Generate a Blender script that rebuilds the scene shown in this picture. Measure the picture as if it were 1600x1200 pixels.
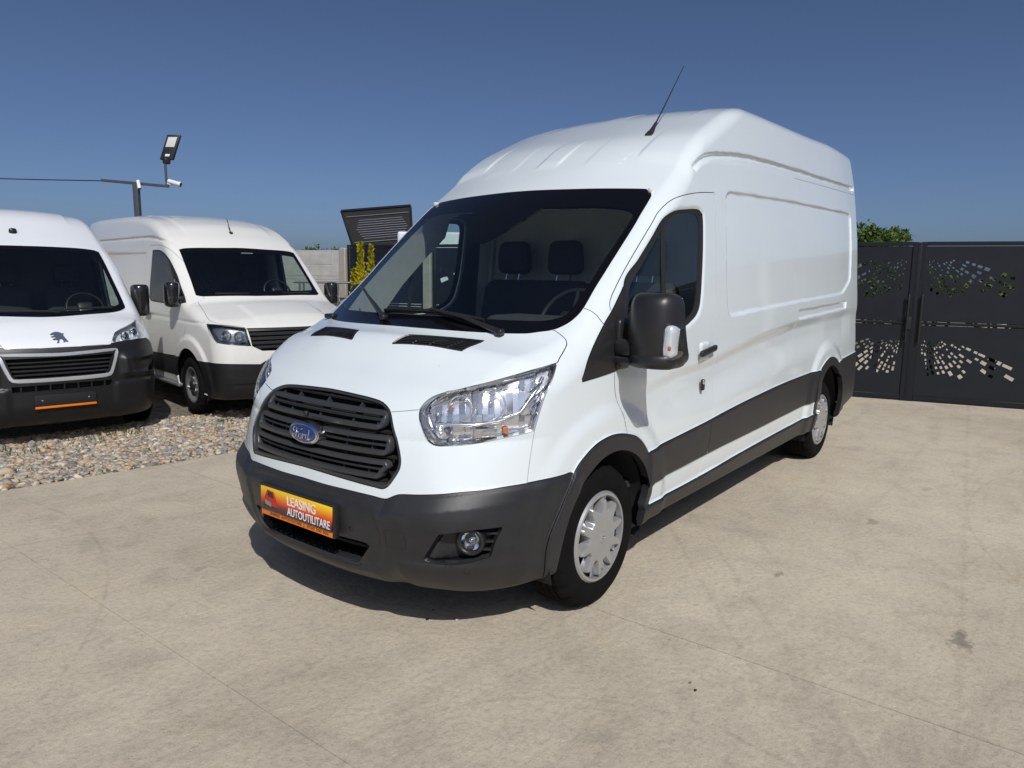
import bpy, bmesh, math, random
import numpy as np
from mathutils import Matrix, Vector
from mathutils.geometry import delaunay_2d_cdt

for o in list(bpy.data.objects): bpy.data.objects.remove(o)
scene = bpy.context.scene
COL = scene.collection
R = math.radians

# ------------------------------------------------------------------ camera, sky, sun, exposure
cam_d = bpy.data.cameras.new('camera'); cam = bpy.data.objects.new('camera', cam_d); COL.objects.link(cam)
cam_d.sensor_width = 36.0; cam_d.lens = 25.488; cam_d.clip_start = 0.05; cam_d.clip_end = 3000
def cam_matrix(pos, yaw, pitch, roll):
    cy, sy, cp, sp = math.cos(yaw), math.sin(yaw), math.cos(pitch), math.sin(pitch)
    f = Vector((cy*cp, sy*cp, -sp)); rt = Vector((sy, -cy, 0)); up = rt.cross(f)
    c, s = math.cos(roll), math.sin(roll)
    r2 = rt*c + up*s; u2 = -rt*s + up*c
    m = Matrix((r2, u2, -f)).transposed().to_4x4(); m.translation = Vector(pos); return m
cam.matrix_world = cam_matrix((-2.8988, -2.6804, 1.5915), R(37.813), R(8.6997), R(.7523))
scene.camera = cam

SUN_DIR = Vector((-.58, -.78, 1.0)).normalized()      # towards the sun
world = bpy.data.worlds.new('World'); scene.world = world; world.use_nodes = True
nt = world.node_tree; nt.nodes.clear()
sky = nt.nodes.new('ShaderNodeTexSky'); sky.sky_type = 'NISHITA'; sky.sun_disc = False
sky.sun_elevation = math.asin(SUN_DIR.z); sky.sun_rotation = math.atan2(SUN_DIR.x, SUN_DIR.y)
sky.altitude = 0; sky.air_density = .5; sky.dust_density = 1.9; sky.ozone_density = 5.0
bg = nt.nodes.new('ShaderNodeBackground'); bg.inputs['Strength'].default_value = .082
wo = nt.nodes.new('ShaderNodeOutputWorld')
nt.links.new(sky.outputs[0], bg.inputs[0]); nt.links.new(bg.outputs[0], wo.inputs[0])
sun_d = bpy.data.lights.new('sun', 'SUN'); sun_d.energy = 3.3; sun_d.angle = R(.53); sun_d.color = (1, .975, .94)
sun = bpy.data.objects.new('sun', sun_d); COL.objects.link(sun)
sun.rotation_euler = (-SUN_DIR).to_track_quat('-Z', 'Y').to_euler(); sun.location = (0, 0, 30)
scene.view_settings.view_transform = 'Standard'; scene.view_settings.look = 'None'
scene.view_settings.exposure = 0.0; scene.view_settings.gamma = 1.0
scene.cycles.max_bounces = 8; scene.cycles.transparent_max_bounces = 16
scene.cycles.caustics_reflective = False; scene.cycles.caustics_refractive = False

# ------------------------------------------------------------------ helpers
def link(o, parent=None):
    COL.objects.link(o)
    if parent is not None: o.parent = parent
    return o
def tag(o, label=None, cat=None, group=None, kind=None):
    if label: o['label'] = label
    if cat: o['category'] = cat
    if group: o['group'] = group
    if kind: o['kind'] = kind
    return o
def empty(name, loc=(0, 0, 0), rz=0.0, label=None, cat=None, group=None):
    o = bpy.data.objects.new(name, None); o.location = loc; o.rotation_euler = (0, 0, rz); o.empty_display_size = .2
    return tag(link(o), label, cat, group)
def mesh_np(name, V, F, mat=None, parent=None, smooth=False, normals=None):
    """V (n,3) array, F list of faces or (m,3)/(m,4) array"""
    me = bpy.data.meshes.new(name); V = np.asarray(V, np.float32)
    if isinstance(F, np.ndarray):
        m, k = F.shape; me.vertices.add(len(V)); me.vertices.foreach_set('co', V.ravel())
        me.loops.add(m*k); me.loops.foreach_set('vertex_index', F.astype(np.int32).ravel())
        me.polygons.add(m); me.polygons.foreach_set('loop_start', np.arange(0, m*k, k, dtype=np.int32))
        me.update(calc_edges=True)
    else: me.from_pydata([tuple(map(float, v)) for v in V], [], [list(map(int, f)) for f in F])
    if smooth is True: me.polygons.foreach_set('use_smooth', np.ones(len(me.polygons), bool))
    elif smooth is not False: me.polygons.foreach_set('use_smooth', np.asarray(smooth, bool))
    me.validate(clean_customdata=False)
    if normals is not None: me.normals_split_custom_set_from_vertices([tuple(map(float, n)) for n in normals])
    me.update()
    if mat: me.materials.append(mat)
    o = bpy.data.objects.new(name, me); return link(o, parent)
def bm_obj(name, bm, mat=None, parent=None, smooth=None):
    me = bpy.data.meshes.new(name); bmesh.ops.recalc_face_normals(bm, faces=bm.faces[:]); bm.to_mesh(me); bm.free()
    if smooth is not None:
        for p in me.polygons: p.use_smooth = True
        if smooth < 180: me.set_sharp_from_angle(angle=R(smooth))
    if mat: me.materials.append(mat)
    return link(bpy.data.objects.new(name, me), parent)
def add_box(bm, c, s, rot=None, bevel=0.0, seg=2):
    r = bmesh.ops.create_cube(bm, size=1.0); vs = r['verts']
    for v in vs: v.co = Vector((v.co.x*s[0], v.co.y*s[1], v.co.z*s[2]))
    if bevel > 0:
        es = list({e for v in vs for e in v.link_edges})
        rr = bmesh.ops.bevel(bm, geom=es, offset=bevel, segments=seg, affect='EDGES', profile=.6)
        vs = list({v for f in rr['faces'] for v in f.verts} | {v for v in vs if v.is_valid})
    M = Matrix.Translation(Vector(c)) @ (rot.to_4x4() if rot is not None else Matrix())
    bmesh.ops.transform(bm, matrix=M, verts=vs); return vs
def box_obj(name, c, s, mat, parent=None, rot=None, bevel=0.0, seg=2, smooth=40):
    bm = bmesh.new(); add_box(bm, c, s, rot, bevel, seg); return bm_obj(name, bm, mat, parent, smooth if bevel > 0 else None)
def tube(bm, pts, r, n=8, cap=True):
    """tube along a polyline; r may be a list"""
    P = [Vector(p) for p in pts]; rs = r if isinstance(r, (list, tuple)) else [r]*len(P); rings = []; prev = None
    for i, p in enumerate(P):
        t = (P[min(i+1, len(P)-1)] - P[max(i-1, 0)]).normalized()
        a = (prev - t*prev.dot(t)).normalized() if prev is not None else t.orthogonal().normalized()
        prev = a; b = t.cross(a)
        rings.append([bm.verts.new(p + (a*math.cos(2*math.pi*k/n) + b*math.sin(2*math.pi*k/n))*rs[i]) for k in range(n)])
    for q0, q1 in zip(rings, rings[1:]):
        for k in range(n): bm.faces.new((q0[k], q0[(k+1) % n], q1[(k+1) % n], q1[k]))
    if cap: bm.faces.new(rings[0][::-1]); bm.faces.new(rings[-1])
def tube_obj(name, pts, r, mat, parent=None, n=10):
    bm = bmesh.new(); tube(bm, pts, r, n); return bm_obj(name, bm, mat, parent, 50)
def lathe(prof, n=48, axis='y'):
    """prof: (radius, height) list; returns V,F round the given axis"""
    P = np.array(prof); th = np.linspace(0, 2*np.pi, n, endpoint=False); V = []
    for r, h in P:
        c, s = r*np.cos(th), r*np.sin(th); H = np.full(n, h)
        V.append(np.stack({'y': (c, H, s), 'z': (c, s, H), 'x': (H, c, s)}[axis], 1))
    V = np.concatenate(V); F = []
    for i in range(len(P)-1):
        for k in range(n): F.append((i*n+k, i*n+(k+1) % n, (i+1)*n+(k+1) % n, (i+1)*n+k))
    return V, np.array(F)
def prism(name, outline, a, b, axis, mat, parent=None, smooth=None, bevel=0.0):
    """outline polygon in the two other axes, extruded from a to b along axis"""
    bm = bmesh.new(); k = 'xyz'.index(axis)
    def mk(p, h): q = [0, 0, 0]; q[k] = h; o = [i for i in range(3) if i != k]; q[o[0]], q[o[1]] = p; return bm.verts.new(q)
    A = [mk(p, a) for p in outline]; B = [mk(p, b) for p in outline]; n = len(A)
    bm.faces.new(A); bm.faces.new(B[::-1])
    for i in range(n): bm.faces.new((A[i], A[(i+1) % n], B[(i+1) % n], B[i]))
    if bevel > 0: bmesh.ops.bevel(bm, geom=bm.edges[:], offset=bevel, segments=2, affect='EDGES')
    return bm_obj(name, bm, mat, parent, smooth)
def copy_tree(o, parent=None):
    c = o.copy(); COL.objects.link(c); c.parent = parent
    for ch in [x for x in bpy.data.objects if x.parent == o]: copy_tree(ch, c)
    return c
def text_curve(body, size, mat, parent, M, ext=.0004, align='CENTER', sx=1.0, name='lettering', shear=0.0, off=0.0):
    cu = bpy.data.curves.new(name, 'FONT'); cu.body = body; cu.size = size; cu.align_x = align; cu.align_y = 'CENTER'
    cu.extrude = ext; cu.resolution_u = 3; cu.shear = shear; cu.offset = off
    ob = bpy.data.objects.new(name, cu); COL.objects.link(ob)
    dg = bpy.context.evaluated_depsgraph_get(); me = bpy.data.meshes.new_from_object(ob.evaluated_get(dg))
    if sx < .5: xs_ = [v.co.x for v in me.vertices]; sx = sx/(max(xs_)-min(xs_))          # small values are a wanted width in metres
    bpy.data.objects.remove(ob); me.transform(M @ Matrix.Diagonal((sx, 1, 1, 1))); me.materials.clear(); me.materials.append(mat)
    me.name = name
    return link(bpy.data.objects.new(name, me), parent)

# ------------------------------------------------------------------ materials
def mat_new(name):
    m = bpy.data.materials.new(name); m.use_nodes = True; n = m.node_tree
    return m, n, n.nodes['Principled BSDF'], n.nodes['Material Output']
def node(n, typ, **kw):
    x = n.nodes.new(typ)
    for k, v in kw.items():
        if hasattr(x, k): setattr(x, k, v)
        else: x.inputs[k].default_value = v
    return x
def ramp(n, fac, stops):
    r = n.nodes.new('ShaderNodeValToRGB'); e = r.color_ramp.elements
    while len(e) < len(stops): e.new(.5)
    for el, (p, c) in zip(e, stops): el.position = p; el.color = (*c, 1) if len(c) == 3 else c
    n.links.new(fac, r.inputs[0]); return r.outputs[0]
def simple(name, col, rough=.5, metal=0.0, coat=0.0, noise=0.0, scale=8.0, bump=0.0, bscale=200.0, spec=.5, emit=None):
    """plain surface with a little uneven tone, gloss and grain"""
    m, n, b, o = mat_new(name)
    b.inputs['Base Color'].default_value = (*col, 1); b.inputs['Roughness'].default_value = rough
    b.inputs['Metallic'].default_value = metal; b.inputs['Coat Weight'].default_value = coat
    b.inputs['Coat Roughness'].default_value = .06; b.inputs['Specular IOR Level'].default_value = spec
    tc = node(n, 'ShaderNodeTexCoord')
    if noise > 0:
        t = node(n, 'ShaderNodeTexNoise', Scale=scale, Detail=6.0, Roughness=.6); n.links.new(tc.outputs['Object'], t.inputs['Vector'])
        c = ramp(n, t.outputs['Fac'], [(.3, tuple(x*(1-noise) for x in col)), (.7, tuple(min(1, x*(1+noise)) for x in col))])
        n.links.new(c, b.inputs['Base Color'])
        mr = node(n, 'ShaderNodeMapRange'); mr.inputs['To Min'].default_value = max(0, rough-.08*min(1, noise*4)); mr.inputs['To Max'].default_value = min(1, rough+.08*min(1, noise*4))
        n.links.new(t.outputs['Fac'], mr.inputs['Value']); n.links.new(mr.outputs[0], b.inputs['Roughness'])
    if bump > 0:
        t2 = node(n, 'ShaderNodeTexNoise', Scale=bscale, Detail=3.0); n.links.new(tc.outputs['Object'], t2.inputs['Vector'])
        bp = node(n, 'ShaderNodeBump', Strength=bump, Distance=.002); n.links.new(t2.outputs['Fac'], bp.inputs['Height']); n.links.new(bp.outputs[0], b.inputs['Normal'])
    if emit: b.inputs['Emission Color'].default_value = (*emit[0], 1); b.inputs['Emission Strength'].default_value = emit[1]
    return m
def glass(name, tint, rough=0.0, f0=.04):
    """thin pane: clear transmission plus mirror reflection growing towards grazing angles, same from both sides"""
    m = bpy.data.materials.new(name); m.use_nodes = True; n = m.node_tree; n.nodes.clear()
    o = n.nodes.new('ShaderNodeOutputMaterial'); mx = n.nodes.new('ShaderNodeMixShader'); ge = n.nodes.new('ShaderNodeNewGeometry')
    dt = node(n, 'ShaderNodeVectorMath', operation='DOT_PRODUCT'); n.links.new(ge.outputs['Normal'], dt.inputs[0]); n.links.new(ge.outputs['Incoming'], dt.inputs[1])
    ab = node(n, 'ShaderNodeMath', operation='ABSOLUTE'); n.links.new(dt.outputs['Value'], ab.inputs[0])
    su = node(n, 'ShaderNodeMath', operation='SUBTRACT'); su.inputs[0].default_value = 1.0; n.links.new(ab.outputs[0], su.inputs[1])
    pw = node(n, 'ShaderNodeMath', operation='POWER'); pw.inputs[1].default_value = 5.0; n.links.new(su.outputs[0], pw.inputs[0])
    ma = node(n, 'ShaderNodeMath', operation='MULTIPLY_ADD'); ma.inputs[1].default_value = 1-2*f0; ma.inputs[2].default_value = 2*f0; n.links.new(pw.outputs[0], ma.inputs[0])
    tr = n.nodes.new('ShaderNodeBsdfTransparent'); tr.inputs[0].default_value = (*tint, 1)
    gl = n.nodes.new('ShaderNodeBsdfGlossy'); gl.inputs['Roughness'].default_value = rough; gl.inputs[0].default_value = (1, 1, 1, 1)
    n.links.new(ma.outputs[0], mx.inputs[0]); n.links.new(tr.outputs[0], mx.inputs[1]); n.links.new(gl.outputs[0], mx.inputs[2]); n.links.new(mx.outputs[0], o.inputs[0])
    return m
def rounded(s, r, n=8):
    """rounded box: half sizes s, radius r; V,F arrays"""
    s = np.asarray(s, float); r = min(r, s.min()); V = []; Fq = []; g = np.linspace(-1, 1, n+1)
    # cluster samples near the edges so the round is well resolved
    idx = {}
    def vid(p):
        k = tuple(np.round(p, 5)); 
        if k not in idx: idx[k] = len(V); V.append(p)
        return idx[k]
    t = np.concatenate([[-1], -1+np.cumsum(np.ones(n))*2/n])
    for ax in range(3):
        o = [i for i in range(3) if i != ax]
        for sg in (-1, 1):
            for i in range(n):
                for j in range(n):
                    q = []
                    for a, b in ((0, 0), (1, 0), (1, 1), (0, 1)):
                        p = np.zeros(3); p[ax] = sg; p[o[0]] = t[i+a]; p[o[1]] = t[j+b]; q.append(vid(p))
                    flip = (sg > 0) != (ax == 1); Fq.append(q if flip else q[::-1])
    V = np.array(V); U = np.sign(V)*np.abs(V)**.7; p = U*s; c = np.clip(p, -(s-r), s-r); d = p-c; L = np.linalg.norm(d, axis=1)[:, None]
    return np.where(L > 1e-9, c+r*d/np.maximum(L, 1e-9), p), np.array(Fq)
def blob(name, c, s, r, mat, parent=None, n=8, fn=None, rot=None):
    V, Fq = rounded(s, r, n)
    if fn is not None: V = fn(V)
    if rot is not None: V = V@np.array(rot.to_3x3()).T
    return mesh_np(name, V+np.asarray(c), Fq, mat, parent, True)
M = {}
M['paint'] = simple('white_paint', (.735, .795, .815), .30, coat=1.0, noise=.02, scale=2.2, bump=.035, bscale=5)
M['cream'] = simple('cream_white_paint', (.74, .735, .70), .35, coat=.9, noise=.015, scale=3)
M['paint2'] = simple('cool_white_paint', (.75, .775, .80), .34, coat=.9, noise=.015, scale=3)
M['plastic'] = simple('charcoal_plastic', (.021, .022, .0245), .42, noise=.16, scale=14, bump=.25, bscale=900)
M['plastic2'] = simple('black_bumper_plastic', (.011, .0112, .012), .42, noise=.14, scale=12, bump=.2, bscale=800)
M['gloss_black'] = simple('gloss_black', (.012, .012, .013), .18, coat=.5)
M['satin_black'] = simple('satin_black', (.018, .018, .019), .38, noise=.08, scale=20)
M['grille'] = simple('grille_black', (.040, .043, .047), .34, noise=.06, scale=20)
M['black'] = simple('matt_black', (.010, .010, .011), .8, noise=.1)
M['frit'] = simple('black_glass_edge', (.004, .004, .005), .05, spec=.35)
M['rubber'] = simple('tyre_rubber', (.0065, .0065, .0065), .9, spec=.12, noise=.3, scale=9, bump=.35, bscale=260)
M['seal'] = simple('rubber_seal', (.014, .014, .015), .6)
M['silver'] = simple('silver_plastic', (.44, .445, .455), .32, metal=.55, noise=.04, scale=12)
M['chrome'] = simple('chrome', (.86, .87, .88), .07, metal=1.0)
M['bowl'] = simple('lamp_bowl', (.93, .94, .96), .17, metal=.85)
M['satin_chrome'] = simple('satin_chrome', (.62, .63, .65), .22, metal=1.0)
M['bright_trim'] = simple('bright_trim', (.66, .68, .70), .30, metal=.55)
M['steel'] = simple('grey_steel_wheel', (.32, .32, .33), .4, metal=.7, noise=.08, scale=14)
M['dark_trim'] = simple('dark_cabin_trim', (.035, .037, .040), .7, noise=.1, scale=20)
M['seat'] = simple('dark_seat_fabric', (.022, .023, .026), .9, noise=.18, scale=40, bump=.4, bscale=500)
M['grey_trim'] = simple('pale_grey_cabin_trim', (.62, .64, .61), .75, noise=.06, scale=12)
M['bulkhead'] = simple('grey_bulkhead', (.50, .51, .51), .6, noise=.05)
M['glass'] = glass('window_glass', (.88, .95, .92))
M['side_glass'] = glass('side_glass', (.74, .84, .81))
M['lens'] = glass('clear_lens', (.95, .96, .97))
M['amber'] = simple('amber_lamp', (.65, .16, .015), .25, coat=1.0)
M['ford_blue'] = simple('badge_blue', (.012, .035, .16), .15, coat=1.0)
def smax(a,b,r):
    r=np.maximum(r,1e-4)
    u=np.maximum(a+r,0); v=np.maximum(b+r,0)
    return np.minimum(np.maximum(a,b),-r)+np.sqrt(u*u+v*v)
def sstep(t):
    t=np.clip(t,0,1); return t*t*(3-2*t)
def spline(xs,ys,n=600,k=3):
    """monotone-ish C1 table (pchip) -> lookup arrays"""
    xs=np.asarray(xs,float); ys=np.asarray(ys,float)
    h=np.diff(xs); d=np.diff(ys)/h; m=np.zeros_like(ys)
    m[0]=d[0]; m[-1]=d[-1]
    for i in range(1,len(xs)-1):
        if d[i-1]*d[i]<=0: m[i]=0
        else:
            w1=2*h[i]+h[i-1]; w2=h[i]+2*h[i-1]; m[i]=(w1+w2)/(w1/d[i-1]+w2/d[i])
    q=np.linspace(xs[0],xs[-1],n); i=np.clip(np.searchsorted(xs,q)-1,0,len(xs)-2)
    t=(q-xs[i])/h[i]; t2=t*t; t3=t2*t
    v=(2*t3-3*t2+1)*ys[i]+(t3-2*t2+t)*h[i]*m[i]+(-2*t3+3*t2)*ys[i+1]+(t3-t2)*h[i]*m[i+1]
    # light smoothing for C2 look
    return q,v
def smooth_tab(q,v,width):
    dx=q[1]-q[0]; n=max(1,int(width/dx)); k=np.hanning(2*n+3)[1:-1]; k/=k.sum()
    pad=len(k)//2
    left=v[0]-(v[1]-v[0])*np.arange(pad,0,-1); right=v[-1]+(v[-1]-v[-2])*np.arange(1,pad+1)
    return q,np.convolve(np.concatenate([left,v,right]),k,'valid')
class Tab:
    def __init__(s,xs,ys,w=0.0,n=800):
        q,v=spline(xs,ys,n)
        if w>0: q,v=smooth_tab(q,v,w)
        s.q,s.v=q,v; s.d=np.gradient(v,q)
        s.x0=q[0]; s.dx=q[1]-q[0]; s.n=len(q)
    def __call__(s,x): return np.interp(x,s.q,s.v)
    def der(s,x): return np.interp(x,s.q,s.d)
class Map2:
    """bilinear lookup of a displacement painted on a plane"""
    def __init__(s,u0,u1,v0,v1,h):
        s.u0,s.v0,s.h=u0,v0,h
        s.nu=int((u1-u0)/h)+2; s.nv=int((v1-v0)/h)+2
        s.a=np.zeros((s.nu,s.nv)); s.uu=u0+h*np.arange(s.nu); s.vv=v0+h*np.arange(s.nv)
    def __call__(s,u,v):
        fu=np.clip((u-s.u0)/s.h,0,s.nu-1.001); fv=np.clip((v-s.v0)/s.h,0,s.nv-1.001)
        i=fu.astype(int); j=fv.astype(int); a=fu-i; b=fv-j; A=s.a
        return (A[i,j]*(1-b)+A[i,j+1]*b)*(1-a)+(A[i+1,j]*(1-b)+A[i+1,j+1]*b)*a
    def sub(s,poly,pad):
        p=np.asarray(poly); i0=max(0,int((p[:,0].min()-pad-s.u0)/s.h)); i1=min(s.nu,int((p[:,0].max()+pad-s.u0)/s.h)+2)
        j0=max(0,int((p[:,1].min()-pad-s.v0)/s.h)); j1=min(s.nv,int((p[:,1].max()+pad-s.v0)/s.h)+2)
        U,V=np.meshgrid(s.uu[i0:i1],s.vv[j0:j1],indexing='ij'); return (slice(i0,i1),slice(j0,j1)),U,V
    def pocket(s,poly,depth,bev,fn=None):
        """shift inside the polygon; the bevel is centred on its edge"""
        sl,U,V=s.sub(poly,bev); d=poly_sd(np.stack([U.ravel(),V.ravel()],1),poly).reshape(U.shape)
        m=depth*sstep(0.5-d/bev)
        if fn is not None: m=m*fn(U,V)
        s.a[sl]+=m
    def ridge(s,line,height,width,fn=None):
        sl,U,V=s.sub(line,width*1.2); d=line_d(np.stack([U.ravel(),V.ravel()],1),line).reshape(U.shape)
        m=height*sstep(1-d/width)
        if fn is not None: m=m*fn(U,V)
        s.a[sl]+=m
def line_d(P,line):
    L=np.asarray(line); best=np.full(len(P),1e9)
    for a,b in zip(L[:-1],L[1:]):
        e=b-a; w=P-a; t=np.clip((w@e)/(e@e+1e-12),0,1); r=w-t[:,None]*e; best=np.minimum(best,(r*r).sum(1))
    return np.sqrt(best)
def poly_sd(P,poly):
    L=np.asarray(poly); best=np.full(len(P),1e9); ins=np.zeros(len(P),bool)
    for a,b in zip(L,np.roll(L,-1,0)):
        e=b-a; w=P-a; t=np.clip((w@e)/(e@e+1e-12),0,1); r=w-t[:,None]*e; best=np.minimum(best,(r*r).sum(1))
        c=((a[1]>P[:,1])!=(b[1]>P[:,1])); 
        with np.errstate(divide='ignore',invalid='ignore'):
            xx=(b[0]-a[0])*(P[:,1]-a[1])/(b[1]-a[1])+a[0]
        ins^=c&(P[:,0]<xx)
    d=np.sqrt(best); return np.where(ins,-d,d)
def curve(pts,step=0.01,closed=True,corner=50):
    """Catmull-Rom through the points, kept sharp where the polyline turns more than `corner` degrees"""
    P=np.asarray(pts,float); n=len(P); out=[]
    def turn(i):
        if not closed and (i==0 or i==n-1): return 180
        a=P[i]-P[i-1]; b=P[(i+1)%n]-P[i]
        c=(a@b)/(np.linalg.norm(a)*np.linalg.norm(b)+1e-12); return np.degrees(np.arccos(np.clip(c,-1,1)))
    sharp=[turn(i)>corner for i in range(n)]
    for i in range(n if closed else n-1):
        j=(i+1)%n; p1,p2=P[i],P[j]; p0=P[i-1] if not sharp[i] else 2*p1-p2; p3=P[(j+1)%n] if not sharp[j] else 2*p2-p1
        # centripetal-like scaling of tangents
        L=np.linalg.norm(p2-p1); 
        t1=(p2-p0); t2=(p3-p1); 
        t1=t1/(np.linalg.norm(t1)+1e-12)*L; t2=t2/(np.linalg.norm(t2)+1e-12)*L
        m=max(1,int(L/step)); t=np.arange(m)/m; t=t[:,None]
        out.append((2*t**3-3*t**2+1)*p1+(t**3-2*t**2+t)*t1+(-2*t**3+3*t**2)*p2+(t**3-t**2)*t2)
    if not closed: out.append(P[-1:])
    return np.concatenate(out)
def grad(F,p,e=1e-3,f0=None):
    g=np.zeros_like(p); f0=F(p) if f0 is None else f0
    for k in range(3):
        d=np.zeros(3); d[k]=e; g[:,k]=(F(p+d)-f0)/e
    return g
def grad_c(F,p,e=1e-3):
    g=np.zeros_like(p)
    for k in range(3):
        d=np.zeros(3); d[k]=e; g[:,k]=(F(p+d)-F(p-d))/(2*e)
    return g
def cast(F,o,d,t0,t1,n=60):
    """first hit of rays o+t d with F=0, outside to inside (all steps of all rays in one go)"""
    o=np.atleast_2d(o); d=np.atleast_2d(d); o=np.broadcast_to(o,d.shape); m=len(d); n=min(n,90); ts=np.linspace(t0,t1,n)
    f=F((o[:,None,:]+ts[None,:,None]*d[:,None,:]).reshape(-1,3)).reshape(m,n)
    c=(f[:,:-1]>0)&(f[:,1:]<=0); k=c.argmax(1); ok=c.any(1); r=np.arange(m)
    lo=ts[k]; hi=ts[k+1]; fl=f[r,k]; fh=f[r,k+1]
    for _ in range(9):
        mid=lo+(hi-lo)*np.clip(fl/(fl-fh+1e-12),.1,.9); fm=F(o+mid[:,None]*d); neg=fm<=0
        hi=np.where(neg,mid,hi); fh=np.where(neg,fm,fh); lo=np.where(neg,lo,mid); fl=np.where(neg,fl,fm)
    t=np.where(ok,(lo+hi)/2,np.nan); return o+t[:,None]*d
def nets(F,lo,hi,h):
    """surface nets of F on the y<=0 half; middle cell straddles y=0"""
    x0,y0,z0=lo; nx=int((hi[0]-x0)/h)+1; nz=int((hi[2]-z0)/h)+1
    ny=int(-y0/h)+1; ys=h/2-h*np.arange(ny+1)[::-1]
    xs=x0+h*np.arange(nx); zs=z0+h*np.arange(nz); NY=len(ys)
    B=6; cx=np.arange(0,nx+B,B); cy=np.arange(0,NY+B,B); cz=np.arange(0,nz+B,B)
    X,Y,Z=np.meshgrid(xs[0]+h*(cx+B/2-.5),ys[0]+h*(cy+B/2-.5),zs[0]+h*(cz+B/2-.5),indexing='ij')
    fc=F(np.stack([X.ravel(),Y.ravel(),Z.ravel()],1)).reshape(X.shape)
    act=np.abs(fc)<B*h*1.7
    A=np.repeat(np.repeat(np.repeat(act,B,0),B,1),B,2)[:nx,:NY,:nz]
    V=np.repeat(np.repeat(np.repeat(fc,B,0),B,1),B,2)[:nx,:NY,:nz].astype(np.float32)
    idx=np.argwhere(A); P=np.stack([xs[idx[:,0]],ys[idx[:,1]],zs[idx[:,2]]],1)
    V[A]=F(P).astype(np.float32)
    S=V>0
    # cell vertices
    cs=S[:-1,:-1,:-1].astype(np.int8)
    tot=np.zeros_like(cs,dtype=np.int8)
    for a in (0,1):
        for b in (0,1):
            for c in (0,1): tot+=S[a:nx-1+a,b:NY-1+b,c:nz-1+c]
    cell=(tot>0)&(tot<8); ci=np.argwhere(cell); n=len(ci)
    acc=np.zeros((n,3)); cnt=np.zeros(n)
    cor=[(a,b,c) for a in (0,1) for b in (0,1) for c in (0,1)]
    val={k:V[ci[:,0]+k[0],ci[:,1]+k[1],ci[:,2]+k[2]].astype(float) for k in cor}
    for k in cor:
        for ax in range(3):
            if k[ax]==0:
                k2=tuple(k[i]+(i==ax) for i in range(3)); a,b=val[k],val[k2]; m=(a>0)!=(b>0)
                t=np.where(m,a/np.where(m,a-b,1),0); p=np.tile(np.array(k,float),(n,1)); p[:,ax]+=t
                acc+=p*m[:,None]; cnt+=m
    vp=acc/cnt[:,None]
    P=np.stack([xs[ci[:,0]]+h*vp[:,0],ys[ci[:,1]]+h*vp[:,1],zs[ci[:,2]]+h*vp[:,2]],1)
    mid=ci[:,1]==NY-2; P[mid,1]=0
    vid=np.full(cell.shape,-1,np.int32); vid[ci[:,0],ci[:,1],ci[:,2]]=np.arange(n)
    quads=[]
    for ax in range(3):
        o=[i for i in range(3) if i!=ax]
        sl0=[slice(None)]*3; sl1=[slice(None)]*3; sl0[ax]=slice(0,-1); sl1[ax]=slice(1,None)
        ch=S[tuple(sl0)]!=S[tuple(sl1)]; e=np.argwhere(ch)
        ok=np.ones(len(e),bool)
        for i in o: ok&=(e[:,i]>0)&(e[:,i]<cell.shape[i])
        e=e[ok]; s=S[e[:,0],e[:,1],e[:,2]]
        q=[]
        for da,db in ((0,0),(1,0),(1,1),(0,1)):
            c=e.copy(); c[:,o[0]]-=da; c[:,o[1]]-=db; q.append(vid[c[:,0],c[:,1],c[:,2]])
        q=np.stack(q,1); fl=s if ax!=1 else ~s
        q[fl]=q[fl][:,::-1]; quads.append(q[(q>=0).all(1)])
    return P,np.concatenate(quads),mid
def relax(F,P,quads,mid,it=3,lock=None):
    n=len(P); e=np.concatenate([quads[:,[0,1]],quads[:,[1,2]],quads[:,[2,3]],quads[:,[3,0]]])
    deg=np.bincount(e.ravel(),minlength=n).astype(float); deg[deg==0]=1
    for k in range(it+1):
        if k>0:
            s=np.stack([np.bincount(e[:,0],P[e[:,1],i],n)+np.bincount(e[:,1],P[e[:,0],i],n) for i in range(3)],1)
            P=P+0.5*(s/deg[:,None]-P); P[mid,1]=0
        for _ in range(2 if k==it else 1):
            f=F(P); g=grad(F,P,1e-3,f); g[mid,1]=0; g2=(g*g).sum(1)+1e-9
            P=P-(np.clip(f,-.02,.02)/g2)[:,None]*g
        P[mid,1]=0
    return P
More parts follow.
